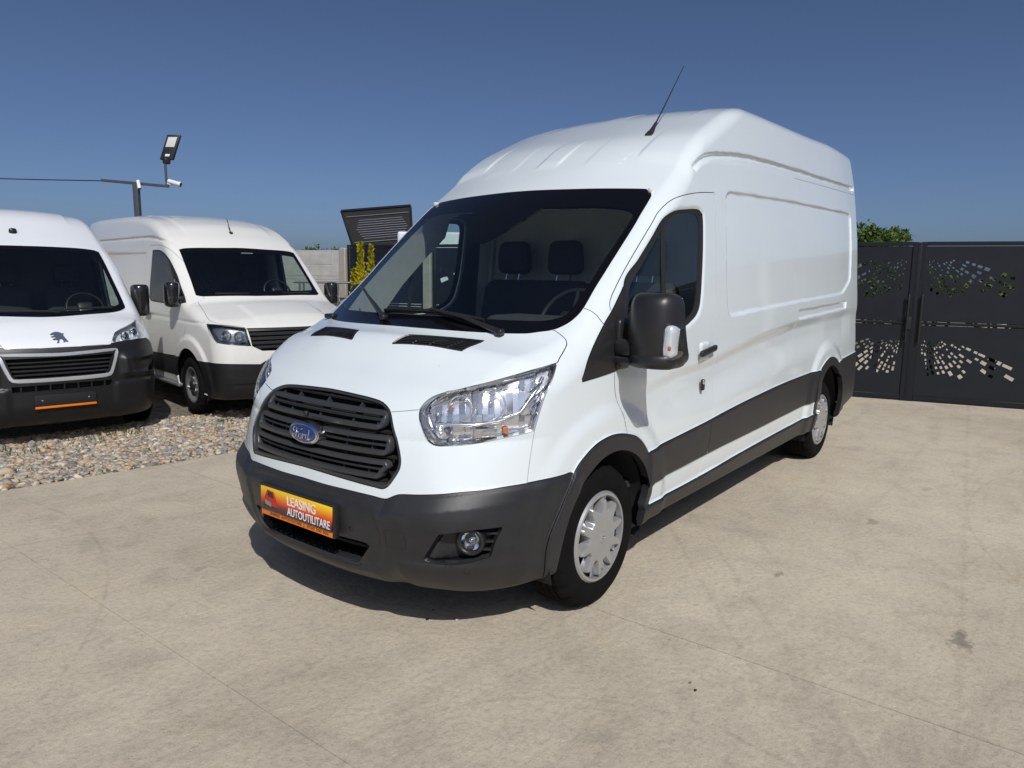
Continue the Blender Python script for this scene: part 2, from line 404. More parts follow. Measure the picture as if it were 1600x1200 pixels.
# ------------------------------------------------------------------ cutting a body surface into panels
def basis(d):
    d = np.asarray(d, float); d = d/np.linalg.norm(d)
    if abs(d[2]) > .99: return d, np.array([1., 0, 0]), np.array([0, 1., 0])
    if abs(d[1]) > .99: return d, np.array([1., 0, 0]), np.array([0, 0, 1.])
    if abs(d[0]) > .99: return d, np.array([0, 1., 0]), np.array([0, 0, 1.])
    e1 = np.cross([0, 0, 1.], d); e1 /= np.linalg.norm(e1); return d, e1, np.cross(d, e1)
def near_on(q, L):
    best = np.full(len(q), 1e9); out = q.copy()
    for a, b in zip(L, np.roll(L, -1, 0)):
        e = b-a; t = np.clip(((q-a)@e)/(e@e+1e-12), 0, 1); c = a+t[:, None]*e; dd = ((q-c)**2).sum(1); m = dd < best
        best[m] = dd[m]; out[m] = c[m]
    return out
class Outline:
    """closed outline cut into a surface, seen along d. pts: 2-D (x,z)/(y,z) when d is an axis, else 3-D points"""
    def __init__(s, name, d, pts, cond=None, smooth=True, step=.012, corner=42, label=True):
        s.label = label
        s.tab = None; s.name = name; s.d, s.e1, s.e2 = basis(d); P = np.asarray(pts, float)
        if P.shape[1] == 3: P = np.stack([P@s.e1, P@s.e2], 1)
        s.raw = P; s.poly = curve(P, step, True, corner) if smooth else P; s.cond = cond; n = len(P); s.corners = []
        for i in range(n):
            a = P[i]-P[i-1]; b = P[(i+1) % n]-P[i]; c = (a@b)/(np.linalg.norm(a)*np.linalg.norm(b)+1e-12)
            if np.degrees(np.arccos(np.clip(c, -1, 1))) > corner: s.corners.append(P[i])
    def uv(s, P): return np.stack([P@s.e1, P@s.e2], 1)
    def sd(s, P, N, pad):
        q = s.uv(P); lo = s.poly.min(0)-pad; hi = s.poly.max(0)+pad
        m = (q > lo).all(1) & (q < hi).all(1) & (N@s.d > .02)
        if s.cond is not None: m &= s.cond(P)
        S = np.full(len(P), 9.0); i = np.where(m)[0]
        if not len(i): return S
        if s.tab is None:
            g = .03; s.tab = Map2(s.poly[:, 0].min()-.16, s.poly[:, 0].max()+.16, s.poly[:, 1].min()-.16, s.poly[:, 1].max()+.16, g)
            U, V = np.meshgrid(s.tab.uu, s.tab.vv, indexing='ij'); s.tab.a = poly_sd(np.stack([U.ravel(), V.ravel()], 1), s.poly).reshape(U.shape)
        S[i] = s.tab(q[i, 0], q[i, 1]); j = i[np.abs(S[i]) < .05]; S[j] = poly_sd(q[j], s.poly)
        return S
def panels(F, P, quads, mid, outs, h):
    N = grad(F, P); N /= np.linalg.norm(N, axis=1)[:, None]+1e-12
    E = np.concatenate([quads[:, [0, 1]], quads[:, [1, 2]], quads[:, [2, 3]], quads[:, [3, 0]]]); E = np.unique(np.sort(E, 1), axis=0)
    n = len(P); locked = np.zeros(n, bool); zero = np.zeros((len(outs), n), bool)
    def move(o, idx, tgt):
        q = o.uv(P[idx]); dlt = tgt-q; p = P[idx]+dlt[:, :1]*o.e1+dlt[:, 1:]*o.e2
        for _ in range(6):
            g = grad(F, p)@o.d; g = np.where(np.abs(g) < .15, .15, g); p = p-np.clip(F(p)/g, -.02, .02)[:, None]*o.d
        ok = np.linalg.norm(p-P[idx], axis=1) < 3*h
        p[mid[idx], 1] = 0
        P[idx[ok]] = p[ok]; return ok
    for k, o in enumerate(outs):
        S = o.sd(P, N, 3*h)
        for c in o.corners:
            q = o.uv(P); dd = ((q-c)**2).sum(1); dd[(S > 1) | locked] = 9; i = int(dd.argmin())
            if dd[i] < (1.0*h)**2 and not mid[i]:
                move(o, np.array([i]), np.array([c])); locked[i] = True; zero[k, i] = True; S[i] = 0
        for _ in range(3):
            a, b = E[:, 0], E[:, 1]; cr = (S[a] < 1) & (S[b] < 1) & (S[a]*S[b] < 0)
            # edges reaching out of the candidate set are left alone
            ea, eb = a[cr], b[cr]
            if not len(ea): break
            pick = np.where(np.abs(S[ea]) <= np.abs(S[eb]), ea, eb); oth = np.where(pick == ea, eb, ea)
            pick = np.where(locked[pick] & ~locked[oth], oth, pick); pick = np.unique(pick[~locked[pick]])
            if not len(pick): break
            tgt = near_on(o.uv(P[pick]), o.poly); tgt_mid = mid[pick]
            move(o, pick, tgt); locked[pick] = True; zero[k, pick] = True; S[pick] = 0
    N = grad_c(F, P); N /= np.linalg.norm(N, axis=1)[:, None]+1e-12
    SS = []
    for k, o in enumerate(outs):
        S = o.sd(P, N, 3*h); S[zero[k]] = 0; SS.append(S)
    a, b, c, d = quads.T
    use_ac = ((P[a]-P[c])**2).sum(1) <= ((P[b]-P[d])**2).sum(1)
    for S in SS[::-1]:
        q = S[quads]; mixed = (q.min(1) < 0) & (q.max(1) > 0)
        use_ac = np.where(mixed & (S[a] == 0) & (S[c] == 0), True, np.where(mixed & (S[b] == 0) & (S[d] == 0), False, use_ac))
    tri = np.concatenate([np.where(use_ac[:, None], np.stack([a, b, c], 1), np.stack([a, b, d], 1)),
                          np.where(use_ac[:, None], np.stack([a, c, d], 1), np.stack([b, c, d], 1))])
    lab = np.full(len(tri), -1); cen = P[tri].mean(1); cn = N[tri].mean(1)
    for k, (o, S) in enumerate(zip(outs, SS)):
        if not o.label: continue
        q = S[tri]; far = q > 1; w = np.where(far, 0, q); sm = w.sum(1); ins = sm < 0
        flat = (np.abs(q).max(1) == 0)
        if flat.any():
            j = np.where(flat)[0]; ins[j] = poly_sd(o.uv(cen[j]), o.poly) < 0
        ins &= ~far.all(1); ins &= (far.sum(1) < 2)
        lab[(lab < 0) & ins] = k
    return P, N, tri, lab
def sub(P, N, tri):
    u, inv = np.unique(tri, return_inverse=True); return P[u], N[u], inv.reshape(-1, 3)
def mirror_join(P, N, tri):
    """half (y<=0) joined with its mirror image across y=0"""
    n = len(P); on = np.abs(P[:, 1]) < 1e-6; idx = np.arange(n); j = np.where(on, idx, 0); off = ~on
    j[off] = n+np.arange(off.sum()); P2 = np.concatenate([P, P[off]*[1, -1, 1]]); N2 = np.concatenate([N, N[off]*[1, -1, 1]])
    N2[:n][on, 1] = 0
    return P2, N2, np.concatenate([tri, j[tri][:, ::-1]])
def rim(P, N, tri, gap, depth, inner=None):
    """pull the open edge back by `gap` and fold a flange of `depth` inwards; returns new arrays and flange faces"""
    e = np.concatenate([tri[:, [0, 1]], tri[:, [1, 2]], tri[:, [2, 0]]]); key = np.sort(e, 1)
    code = key[:, 0].astype(np.int64)*len(P)+key[:, 1]; u, inv, cnt = np.unique(code, return_inverse=True, return_counts=True)
    b = e[cnt[inv] == 1]
    if not len(b): return P, N, np.zeros((0, 4), int)
    t = P[b[:, 1]]-P[b[:, 0]]; t /= np.linalg.norm(t, axis=1)[:, None]+1e-12
    out = np.zeros_like(P); 
    for k in (0, 1):
        m = np.cross(t, N[b[:, k]]); np.add.at(out, b[:, k], m)
    bv = np.unique(b); L = np.linalg.norm(out[bv], axis=1)[:, None]+1e-12; P = P.copy(); P[bv] -= gap*out[bv]/L
    if depth <= 0: return P, N, np.zeros((0, 4), int)
    n = len(P); mp = np.full(n, -1); mp[bv] = n+np.arange(len(bv)); d0 = n+len(bv)
    top = P[bv]; bot = P[bv]-N[bv]*depth
    P2 = np.concatenate([P, top, bot]); N2 = np.concatenate([N, out[bv]/L, out[bv]/L])
    m2 = mp+len(bv); f = np.stack([mp[b[:, 1]], mp[b[:, 0]], m2[b[:, 0]], m2[b[:, 1]]], 1)
    return P2, N2, f
def panel_obj(name, P, N, tri, mat, parent, gap=.0023, depth=.016, both=True, shift=0.0):
    P, N, tri = sub(P, N, tri)
    if both == 'right': P = P*[1, -1, 1]; N = N*[1, -1, 1]; tri = tri[:, ::-1]
    elif both is True: P, N, tri = mirror_join(P, N, tri)
    if shift: P = P+N*shift
    P, N, fl = rim(P, N, tri, gap, depth)
    Fa = np.concatenate([tri, fl[:, [0, 1, 2]], fl[:, [0, 2, 3]]]) if len(fl) else tri
    return mesh_np(name, P, Fa, mat, parent, True, N)
def recess_obj(name, P, N, tri, d, depth, mat, parent, both, taper=1.0, wallmat=None):
    """a pocket: the patch pushed in along -d, with walls up to the surface edge"""
    P, N, tri = sub(P, N, tri)
    if both == 'right': P = P*[1, -1, 1]; tri = tri[:, ::-1]; d = np.asarray(d)*[1, -1, 1]
    elif both is True: P, N, tri = mirror_join(P, N, tri)
    e = np.concatenate([tri[:, [0, 1]], tri[:, [1, 2]], tri[:, [2, 0]]]); key = np.sort(e, 1); code = key[:, 0].astype(np.int64)*len(P)+key[:, 1]
    u, inv, cnt = np.unique(code, return_inverse=True, return_counts=True); b = e[cnt[inv] == 1]
    d = np.asarray(d, float)/np.linalg.norm(d); c = P.mean(0); B = c+(P-c)*taper-d*(depth if np.isscalar(depth) else depth(P)[:, None])
    n = len(P); V = np.concatenate([B, P]); w = np.stack([b[:, 1]+n, b[:, 0]+n, b[:, 0], b[:, 1]], 1)
    Fa = np.concatenate([tri, w[:, [0, 1, 2]], w[:, [0, 2, 3]]]); o = mesh_np(name, V, Fa, mat, parent, False)
    return o
# ------------------------------------------------------------------ van body surfaces (x back from the front axle, left side y<0)
class VanShape:
    def __init__(s, **k): s.__dict__.update(k)
    def W(s, x, z):
        w = s.W0(z); f = np.clip((.1-x)/1.0, 0, 1.5); w = w-s.misc[4]*f*f
        r = np.clip((x-s.tail+.95)/1.0, 0, 1.2); return w-.028*r*r
    def __call__(s, p):
        x = p[:, 0]; y = np.abs(p[:, 1]); z = p[:, 2]
        c = np.interp(z, s.shz, s.shv)
        A = (s.Xf(z)+c*y**2.5-x)/np.sqrt(1+s.Xf.der(z)**2+(2.5*c*y**1.5)**2)
        if s.front is not None: A = A-s.front(y, z)*np.clip((.2-x)/.4, 0, 1)
        k = np.interp(x, s.kx, s.kv); xx = x-k*y*y
        d = s.Zt.der(xx); B = (z-s.Zt(xx)+s.misc[2]*y*y+s.misc[3]*y**4)/np.sqrt(1+d*d*(1+(2*k*y)**2))
        if s.top is not None: B = B-s.top(x, y)
        S = y-s.W(x, z)
        if s.side is not None: S = S-s.side(x, z)*sstep((y-.55)/.2)
        G = smax(A, B, s.rab)
        r = np.interp(x, s.rx, s.rv); r = r+(np.minimum(r, .16)-r)*sstep((.90-z)/.35)
        G = smax(G, S, r)
        G = smax(G, x-(s.tail-.03*y*y-np.clip(z-1.0, 0, 2)*.01), .07)
        return smax(G, np.interp(x, s.botx, s.botz)-z, .03)
# ------------------------------------------------------------------ ground, concrete yard, gravel
rnd = random.Random(7); nrs = np.random.RandomState(11)
def edge_y(x): return 3.12-.13*x                          # where the concrete stops and the gravel starts
def drop(x, y):                                            # the gravel lies a little lower than the concrete
    t = sstep((y-edge_y(x))/2.0); return -.03-.135*t
def concrete_mat():
    m, n, b, o = mat_new('sunlit_concrete'); L = n.links.new; tc = node(n, 'ShaderNodeTexCoord'); P = tc.outputs['Object']
    def nz(scale, det=6.0, rough=.6, dist=0.0): t = node(n, 'ShaderNodeTexNoise', Scale=scale, Detail=det, Roughness=rough, Distortion=dist); L(P, t.inputs['Vector']); return t.outputs['Fac']
    def mul(a, bb, fac, typ='MULTIPLY'):
        x = node(n, 'ShaderNodeMix', data_type='RGBA', blend_type=typ); x.inputs['Factor'].default_value = fac
        L(a, x.inputs[6]); L(bb, x.inputs[7]); return x.outputs[2]
    base = ramp(n, nz(.55, 8, .62, .6), [(.28, (.455, .395, .305)), (.50, (.545, .478, .372)), (.72, (.605, .532, .415))])
    c = mul(base, ramp(n, nz(3.2, 8, .65, 1.2), [(.28, (.80, .80, .81)), (.5, (.98, .98, .98)), (.75, (1.07, 1.06, 1.03))]), .85)
    c = mul(c, ramp(n, nz(38, 6, .7), [(.25, (.70, .70, .70)), (.5, (1, 1, 1)), (.8, (1.14, 1.14, 1.13))]), .9)
    c = mul(c, ramp(n, nz(130, 4, .75), [(.28, (.42, .41, .40)), (.41, (.93, .93, .93)), (.60, (1, 1, 1)), (.78, (1.24, 1.23, 1.20))]), 1.0)
    # tyre scuffs: long stretched streaks, and dark drips
    mp = node(n, 'ShaderNodeMapping'); mp.inputs['Scale'].default_value = (.35, 2.6, 1); mp.inputs['Rotation'].default_value = (0, 0, R(24)); L(P, mp.inputs['Vector'])
    t = node(n, 'ShaderNodeTexNoise', Scale=1.3, Detail=7.0, Roughness=.62, Distortion=.8); L(mp.outputs[0], t.inputs['Vector'])
    c = mul(c, ramp(n, t.outputs['Fac'], [(.0, (.70, .70, .70)), (.36, (.86, .86, .86)), (.47, (1, 1, 1)), (1, (1, 1, 1))]), .6)
    t2 = node(n, 'ShaderNodeTexNoise', Scale=.9, Detail=5.0, Roughness=.55, Distortion=1.5); L(P, t2.inputs['Vector'])
    c = mul(c, ramp(n, t2.outputs['Fac'], [(.30, (.82, .82, .82)), (.45, (1, 1, 1)), (.60, (1, 1, 1)), (.74, (1.03, .97, .86))]), .8)
    # small pits
    vo = node(n, 'ShaderNodeTexVoronoi', Scale=16.0); L(P, vo.inputs['Vector']); vo.inputs['Randomness'].default_value = 1.0
    c = mul(c, ramp(n, vo.outputs['Distance'], [(.0, (.45, .43, .41)), (.035, (.60, .58, .56)), (.055, (1, 1, 1)), (1, (1, 1, 1))]), .85)
    # tyre tracks: two straight rolling marks and one turning scuff
    def track(fac, w, dark):
        ab = node(n, 'ShaderNodeMath', operation='ABSOLUTE'); L(fac, ab.inputs[0]); dv = node(n, 'ShaderNodeMath', operation='DIVIDE'); dv.inputs[1].default_value = w; L(ab.outputs[0], dv.inputs[0])
        ad = node(n, 'ShaderNodeMath', operation='MULTIPLY_ADD'); ad.inputs[1].default_value = 1.5; L(nz(7, 5, .7), ad.inputs[0]); L(dv.outputs[0], ad.inputs[2])
        return ramp(n, ad.outputs[0], [(.0, (dark,)*3), (.62, (dark,)*3), (1.0, (1, 1, 1))])
    for (px, py, nx2, ny2) in ((.45, -1.36, .60, -.80), (.60, -1.50, .60, -.80), (1.4, -2.35, .10, -.99), (-1.1, 1.9, .25, .97)):
        sb = node(n, 'ShaderNodeVectorMath', operation='SUBTRACT'); L(P, sb.inputs[0]); sb.inputs[1].default_value = (px, py, 0); dt = node(n, 'ShaderNodeVectorMath', operation='DOT_PRODUCT'); L(sb.outputs[0], dt.inputs[0]); dt.inputs[1].default_value = (nx2, ny2, 0)
        c = mul(c, track(dt.outputs['Value'], .10, .84), .8)
    for (px, py, rad) in ((-1.55, -1.85, .97), (-4.2, 2.4, 3.1), (3.2, -5.6, 3.4)):
        ds = node(n, 'ShaderNodeVectorMath', operation='DISTANCE'); L(P, ds.inputs[0]); ds.inputs[1].default_value = (px, py, 0); su = node(n, 'ShaderNodeMath', operation='SUBTRACT'); L(ds.outputs['Value'], su.inputs[0]); su.inputs[1].default_value = rad
        c = mul(c, track(su.outputs[0], .05, .80), .8)
    # a few oil spots and rubber patches
    for (x, y, r, dark) in ((.72, -2.42, .30, .55), (-.36, -1.62, .05, .35), (.93, -1.55, .13, .66), (2.2, -1.75, .2, .72), (-1.0, .9, .14, .78), (-1.4, -1.45, .16, .72), (3.3, -1.9, .22, .80), (-.55, -.4, .03, .45)):
        mp2 = node(n, 'ShaderNodeMapping'); mp2.inputs['Location'].default_value = (-x/r, -y/(r*.62), 0); mp2.inputs['Scale'].default_value = (1/r, 1/(r*.62), 0); L(P, mp2.inputs['Vector'])
        ln = node(n, 'ShaderNodeVectorMath', operation='LENGTH'); L(mp2.outputs[0], ln.inputs[0])
        ad = node(n, 'ShaderNodeMath', operation='MULTIPLY_ADD'); ad.inputs[1].default_value = 1.3; L(nz(14, 5, .7), ad.inputs[0]); L(ln.outputs['Value'], ad.inputs[2])
        c = mul(c, ramp(n, ad.outputs[0], [(.0, (dark,)*3), (.80, (dark,)*3), (1.0, (1, 1, 1))]), 1.0)
    L(c, b.inputs['Base Color']); b.inputs['Roughness'].default_value = .86; b.inputs['Specular IOR Level'].default_value = .25
    h1 = node(n, 'ShaderNodeMath', operation='ADD'); L(nz(170, 4, .7), h1.inputs[0]); h0 = node(n, 'ShaderNodeMath', operation='MULTIPLY'); h0.inputs[1].default_value = 2.2; L(nz(26, 5, .6), h0.inputs[0]); L(h0.outputs[0], h1.inputs[1])
    bp = node(n, 'ShaderNodeBump', Strength=.55, Distance=.006); L(h1.outputs[0], bp.inputs['Height']); L(bp.outputs[0], b.inputs['Normal'])
    return m
M['concrete'] = concrete_mat()
def soil_mat():
    m, n, b, o = mat_new('gravelly_soil'); L = n.links.new; tc = node(n, 'ShaderNodeTexCoord')
    v = node(n, 'ShaderNodeTexVoronoi', Scale=26.0); L(tc.outputs['Object'], v.inputs['Vector']); t = node(n, 'ShaderNodeTexNoise', Scale=3.0, Detail=8.0); L(tc.outputs['Object'], t.inputs['Vector'])
    c1 = ramp(n, v.outputs['Color'], [(.0, (.09, .075, .055)), (.35, (.17, .15, .12)), (.65, (.23, .21, .18)), (1, (.31, .25, .18))]); c2 = ramp(n, t.outputs['Fac'], [(.3, (.75, .73, .70)), (.7, (1.1, 1.08, 1.04))])
    x = node(n, 'ShaderNodeMix', data_type='RGBA', blend_type='MULTIPLY'); x.inputs['Factor'].default_value = 1; L(c1, x.inputs[6]); L(c2, x.inputs[7]); L(x.outputs[2], b.inputs['Base Color']); b.inputs['Roughness'].default_value = .95
    bp = node(n, 'ShaderNodeBump', Strength=.9, Distance=.02); L(v.outputs['Distance'], bp.inputs['Height']); L(bp.outputs[0], b.inputs['Normal']); return m
M['soil'] = soil_mat()
gx = np.concatenate([[-900, -300, -120, -60, -30, -15], np.arange(-8, 12.01, .5), [15, 20, 30, 60, 120, 300, 900]]); gy = np.concatenate([[-900, -300, -100, -40, -15], np.arange(1.0, 9.01, .25), [12, 20, 40, 120, 300, 900]])
GX, GY = np.meshgrid(gx, gy, indexing='ij'); GZ = drop(GX, GY)-.002; nx_, ny_ = GX.shape
idx = np.arange(nx_*ny_).reshape(nx_, ny_); Fq = np.stack([idx[:-1, :-1].ravel(), idx[1:, :-1].ravel(), idx[1:, 1:].ravel(), idx[:-1, 1:].ravel()], 1)
tag(mesh_np('ground', np.stack([GX.ravel(), GY.ravel(), GZ.ravel()], 1), Fq, M['soil'], None, True), kind='structure')
yard = tag(empty('concrete_yard'), kind='structure')
xs_ = [-16, -11, -6.2, -1.517, -.052, 4.3, 8.6, 40]; ys_ = [-30, -14, -6.1]
for i in range(len(xs_)-1):
    g = .0013; a, b = xs_[i]+(.0026 if xs_[i] == -.052 else g), xs_[i+1]-(.0026 if xs_[i+1] == -.052 else g); rows = ys_+[None]
    for j in range(3):
        y0 = rows[j]+g; y1a = (rows[j+1]-g) if rows[j+1] is not None else edge_y(a); y1b = (rows[j+1]-g) if rows[j+1] is not None else edge_y(b)
        if rows[j+1] is None:                                          # ragged outer edge
            k = max(2, int((b-a)/.05)) if b < 9 else 4; e = [(a+(b-a)*t, edge_y(a+(b-a)*t)+nrs.uniform(-.008, .008)) for t in np.linspace(1, 0, k)]
            poly = [(a, y0), (b, y0)]+e
        else: poly = [(a, y0), (b, y0), (b, y1b), (a, y1a)]
        bm = bmesh.new(); top = [bm.verts.new((x, y, 0)) for x, y in poly]; bot = [bm.verts.new((x, y, -.12)) for x, y in poly]; nn_ = len(poly)
        bm.faces.new(top)
        for q in range(nn_): bm.faces.new((top[q], bot[q], bot[(q+1) % nn_], top[(q+1) % nn_]))
        bm_obj('slab', bm, M['concrete'], yard)
tag(yard, 'pale sunlit concrete yard of large slabs')
# gravel stones, each with its own facets and tone
def stone_mat():
    m, n, b, o = mat_new('river_gravel'); L = n.links.new; at = node(n, 'ShaderNodeAttribute', attribute_name='tone')
    c = ramp(n, at.outputs['Fac'], [(.0, (.15, .14, .13)), (.2, (.25, .24, .23)), (.4, (.36, .33, .28)), (.6, (.52, .43, .30)), (.75, (.42, .26, .13)), (.88, (.60, .51, .38)), (1, (.70, .66, .58))])
    tc = node(n, 'ShaderNodeTexCoord'); t = node(n, 'ShaderNodeTexNoise', Scale=60.0, Detail=4.0); L(tc.outputs['Object'], t.inputs['Vector'])
    x = node(n, 'ShaderNodeMix', data_type='RGBA', blend_type='MULTIPLY'); x.inputs['Factor'].default_value = .8; L(c, x.inputs[6]); L(ramp(n, t.outputs['Fac'], [(.3, (.75, .75, .75)), (.7, (1.15, 1.15, 1.15))]), x.inputs[7]); L(x.outputs[2], b.inputs['Base Color']); b.inputs['Roughness'].default_value = .8; return m
bm = bmesh.new(); bmesh.ops.create_icosphere(bm, subdivisions=1, radius=1); SV = np.array([v.co[:] for v in bm.verts]); SF = np.array([[v.index for v in f.verts] for f in bm.faces]); bm.free()
def scatter(n, xr, fy, size):
    V = []; Fa = []; tone = []; off = 0
    for _ in range(n):
        x = nrs.uniform(*xr); y = edge_y(x)+fy(); s = size()*(1 if y-edge_y(x) > .12 else .55)
        sc = np.array([s*nrs.uniform(.8, 1.5), s*nrs.uniform(.6, 1.1), s*nrs.uniform(.35, .7)]); v = (SV+nrs.uniform(-.30, .30, SV.shape))*sc
        a, b_ = nrs.uniform(0, 6.28), nrs.uniform(-.5, .5); ca, sa, cb, sb = math.cos(a), math.sin(a), math.cos(b_), math.sin(b_)
        v = v@np.array([[ca, -sa, 0], [sa, ca, 0], [0, 0, 1]]).T@np.array([[1, 0, 0], [0, cb, -sb], [0, sb, cb]]).T
        V.append(v+[x, y, float(drop(x, y))+sc[2]*.25]); Fa.append(SF+off); off += len(SV); tone += [nrs.beta(1.6, 1.6)]*len(SV)
    return np.concatenate(V), np.concatenate(Fa), tone
M['post_'] = simple('pale_stone', (.45, .42, .37), .9)
V1, F1, t1 = scatter(19000, (-2.4, 2.5), lambda: nrs.power(1.15)*2.7+.0, lambda: nrs.gamma(3.6, .0043)+.004)
V2, F2, t2 = scatter(3000, (2.6, 6.3), lambda: nrs.uniform(0, 4.5), lambda: nrs.gamma(4.5, .006)+.008)
gv = mesh_np('gravel', np.concatenate([V1, V2]), np.concatenate([F1, F2+len(V1)]), stone_mat()); at = gv.data.attributes.new('tone', 'FLOAT', 'POINT'); at.data.foreach_set('value', t1+t2)
tag(gv, 'loose mixed river gravel along the edge of the concrete', 'gravel', kind='stuff')
# weeds and dry grass between the stones under the vans
def blades(name, spots, n, hgt, mat, label):
    V = []; Fa = []
    for (x, y, r) in spots:
        for _ in range(n):
            a = nrs.uniform(0, 6.28); rr = r*math.sqrt(nrs.rand()); bx_, by_ = x+rr*math.cos(a), y+rr*math.sin(a); h_ = hgt*nrs.uniform(.3, 1.0); d = nrs.uniform(0, 6.28); w = .004+.004*nrs.rand(); le = h_*nrs.uniform(.2, .9)
            z0 = float(drop(bx_, by_)); i = len(V); px, py = -math.sin(d)*w, math.cos(d)*w
            V += [(bx_-px, by_-py, z0), (bx_+px, by_+py, z0), (bx_+px*.8+math.cos(d)*le*.4, by_+py*.8+math.sin(d)*le*.4, z0+h_*.65), (bx_-px*.8+math.cos(d)*le*.4, by_-py*.8+math.sin(d)*le*.4, z0+h_*.65), (bx_+math.cos(d)*le, by_+math.sin(d)*le, z0+h_)]
            Fa += [(i, i+1, i+2, i+3), (i+3, i+2, i+4)]
    return tag(mesh_np(name, V, Fa, mat), label, 'weeds', kind='stuff')
M['weed'] = simple('weed_green', (.075, .10, .025), .8, noise=.4, scale=30); M['dry'] = simple('dry_grass', (.30, .20, .085), .9, noise=.3, scale=30)
blades('weeds', [(.55, 5.25, .2), (.15, 5.2, .25), (-.45, 5.1, .25), (-.9, 5.1, .25), (1.55, 4.95, .12), (2.0, 4.85, .25), (2.5, 4.8, .25)], 45, .075, M['weed'], 'low green weeds growing under the parked vans')
blades('dry_grass', [(.9, 4.35, .4), (1.3, 4.2, .35), (.6, 4.05, .25), (1.7, 4.3, .3), (1.9, 4.1, .4), (-.8, 4.3, .3), (-1.2, 4.2, .3), (1.1, 4.7, .3)], 45, .035, M['dry'], 'dry straw among the gravel')
PEB = [(-.40, -1.66, .006, 'dark pebble on the open concrete right of the near front wheel'), (-.64, -.45, .008, 'dark pebble in the shade under the front bumper'), (-.56, -.56, .007, 'pale pebble in the shade under the front bumper')]
for x, y, s, lb in PEB:
    o = mesh_np('pebble', (SV+nrs.uniform(-.2, .2, SV.shape))*[s*1.3, s, s*.7]+[x, y, s*.5], SF, M['post_'] if 'pale' in lb else M['black']); tag(o, lb, 'pebble', 'loose pebbles on the concrete')
# ------------------------------------------------------------------ anthracite metal gate and fence with cut-out pattern
G0 = np.array([7.69, -.99]); GU = np.array([.227, -.974])/np.linalg.norm([.227, -.974]); GA = math.atan2(GU[1], GU[0])
M['anthracite'] = simple('anthracite_sheet', (.013, .016, .021), .45, spec=.3, noise=.10, scale=5, bump=.15, bscale=120); M['anthracite2'] = simple('anthracite_frame', (.012, .014, .018), .42, spec=.3, noise=.06, scale=8)
def fan(seed, cx, cz, sgn, d0, d1, a0, a1, rays, rmax):
    """quads strung along rays that fan out and down from a point; d0..d1 is the band of depth below it"""
    q = random.Random(seed); out = []
    for i in range(rays):
        a = a0+(a1-a0)*(i+.5)/rays; da = (a1-a0)/rays*.5; r = d0/math.cos(a)+q.uniform(0, .07); r1 = min(d1/math.cos(a), rmax)
        while r < r1:
            f = (r-.1)/1.0; dr = (.012+.085*f)*q.uniform(.55, 1.3); w = min(da*q.uniform(.36, .62), .030/r+.012)
            if q.random() < .74 and r+dr < r1+.04:
                out.append([(cx+sgn*rr*math.sin(a+s*w), cz-rr*math.cos(a+s*w)) for rr, s in ((r, -1), (r, 1), (r+dr, 1), (r+dr, -1))])
            r += dr+.014+.035*q.random()
    return out
def perf_panel(w, h, holes, th=.006):
    """sheet with real holes; front face at y=0, u along x, height along z"""
    ok = [p for p in holes if min(x for x, z in p) > .015 and max(x for x, z in p) < w-.015 and min(z for x, z in p) > .015 and max(z for x, z in p) < h-.015]
    co = [Vector((0, 0)), Vector((w, 0)), Vector((w, h)), Vector((0, h))]; ed = [(0, 1), (1, 2), (2, 3), (3, 0)]
    for p in ok:
        i = len(co); co += [Vector(c) for c in p]; ed += [(i+k, i+(k+1) % len(p)) for k in range(len(p))]
    vs, es, fs, _, _, _ = delaunay_2d_cdt(co, ed, [], 0, 1e-5); V2 = np.array([v[:] for v in vs]); keep = []
    cen = np.array([V2[f].mean(0) for f in fs]); bad = np.zeros(len(fs), bool)
    for p in ok: bad |= poly_sd(cen, np.array(p)) < 0
    keep = [f for f, b_ in zip(fs, bad) if not b_]; n = len(V2); cnt = {}
    for f in keep:
        for a, b_ in zip(f, f[1:]+f[:1]): cnt[(a, b_)] = 1
    Fa = [list(f) for f in keep]+[[i+n for i in f[::-1]] for f in keep]+[[b_, a, a+n, b_+n] for (a, b_) in cnt if (b_, a) not in cnt]
    V = [(x, 0, z) for x, z in V2]+[(x, th, z) for x, z in V2]; me = bpy.data.meshes.new('perforated_sheet'); me.from_pydata(V, [], Fa); me.update(); me.materials.append(M['anthracite']); return me
def leaf(parent, u0, w, seed, hinge, me_cache={}):
    """gate/fence bay: frame of box tubes, two cut-out sheets. hinge: -1 fans from the left end, +1 from the right end"""
    key = (round(w, 2), seed, hinge)
    if key not in me_cache:
        cx = .02 if hinge < 0 else w-.14-.02+.0; sg = 1 if hinge < 0 else -1; W = w-.12
        up = fan(seed, cx, .92, sg, .14, .58, R(5), R(72), 11, W*.98); lo = fan(seed+5, cx, .89, sg, .16, .60, R(4), R(68), 12, W*.98)
        big = [[(W*.80, .20), (W*.86, .16), (W*.91, .20), (W*.89, .28), (W*.82, .29)]] if hinge < 0 else []
        me_cache[key] = (perf_panel(W, .95, up), perf_panel(W, .92, lo+big))
    mu, ml = me_cache[key]
    for me, z in ((mu, 1.045), (ml, .075)):
        o = bpy.data.objects.new('cut_out_sheet', me); link(o, parent); o.location = (u0+.06, .0, z)
    for (c, s) in (((u0+.03, .005, 1.025), (.06, .04, 2.05)), ((u0+w-.03, .005, 1.025), (.06, .04, 2.05)), ((u0+w/2, .006, 2.027), (w-.12, .038, .05)), ((u0+w/2, .006, .05), (w-.12, .038, .06)), ((u0+w/2, .006, 1.020), (w-.12, .030, .034))):
        box_obj('frame_tube', c, s, M['anthracite2'], parent, None, .004, 1)
GROT = GA
gate = empty('metal_gate', (G0[0], G0[1], 0), GROT, 'anthracite double gate with cut-out fan pattern, right of the big van', 'gate')
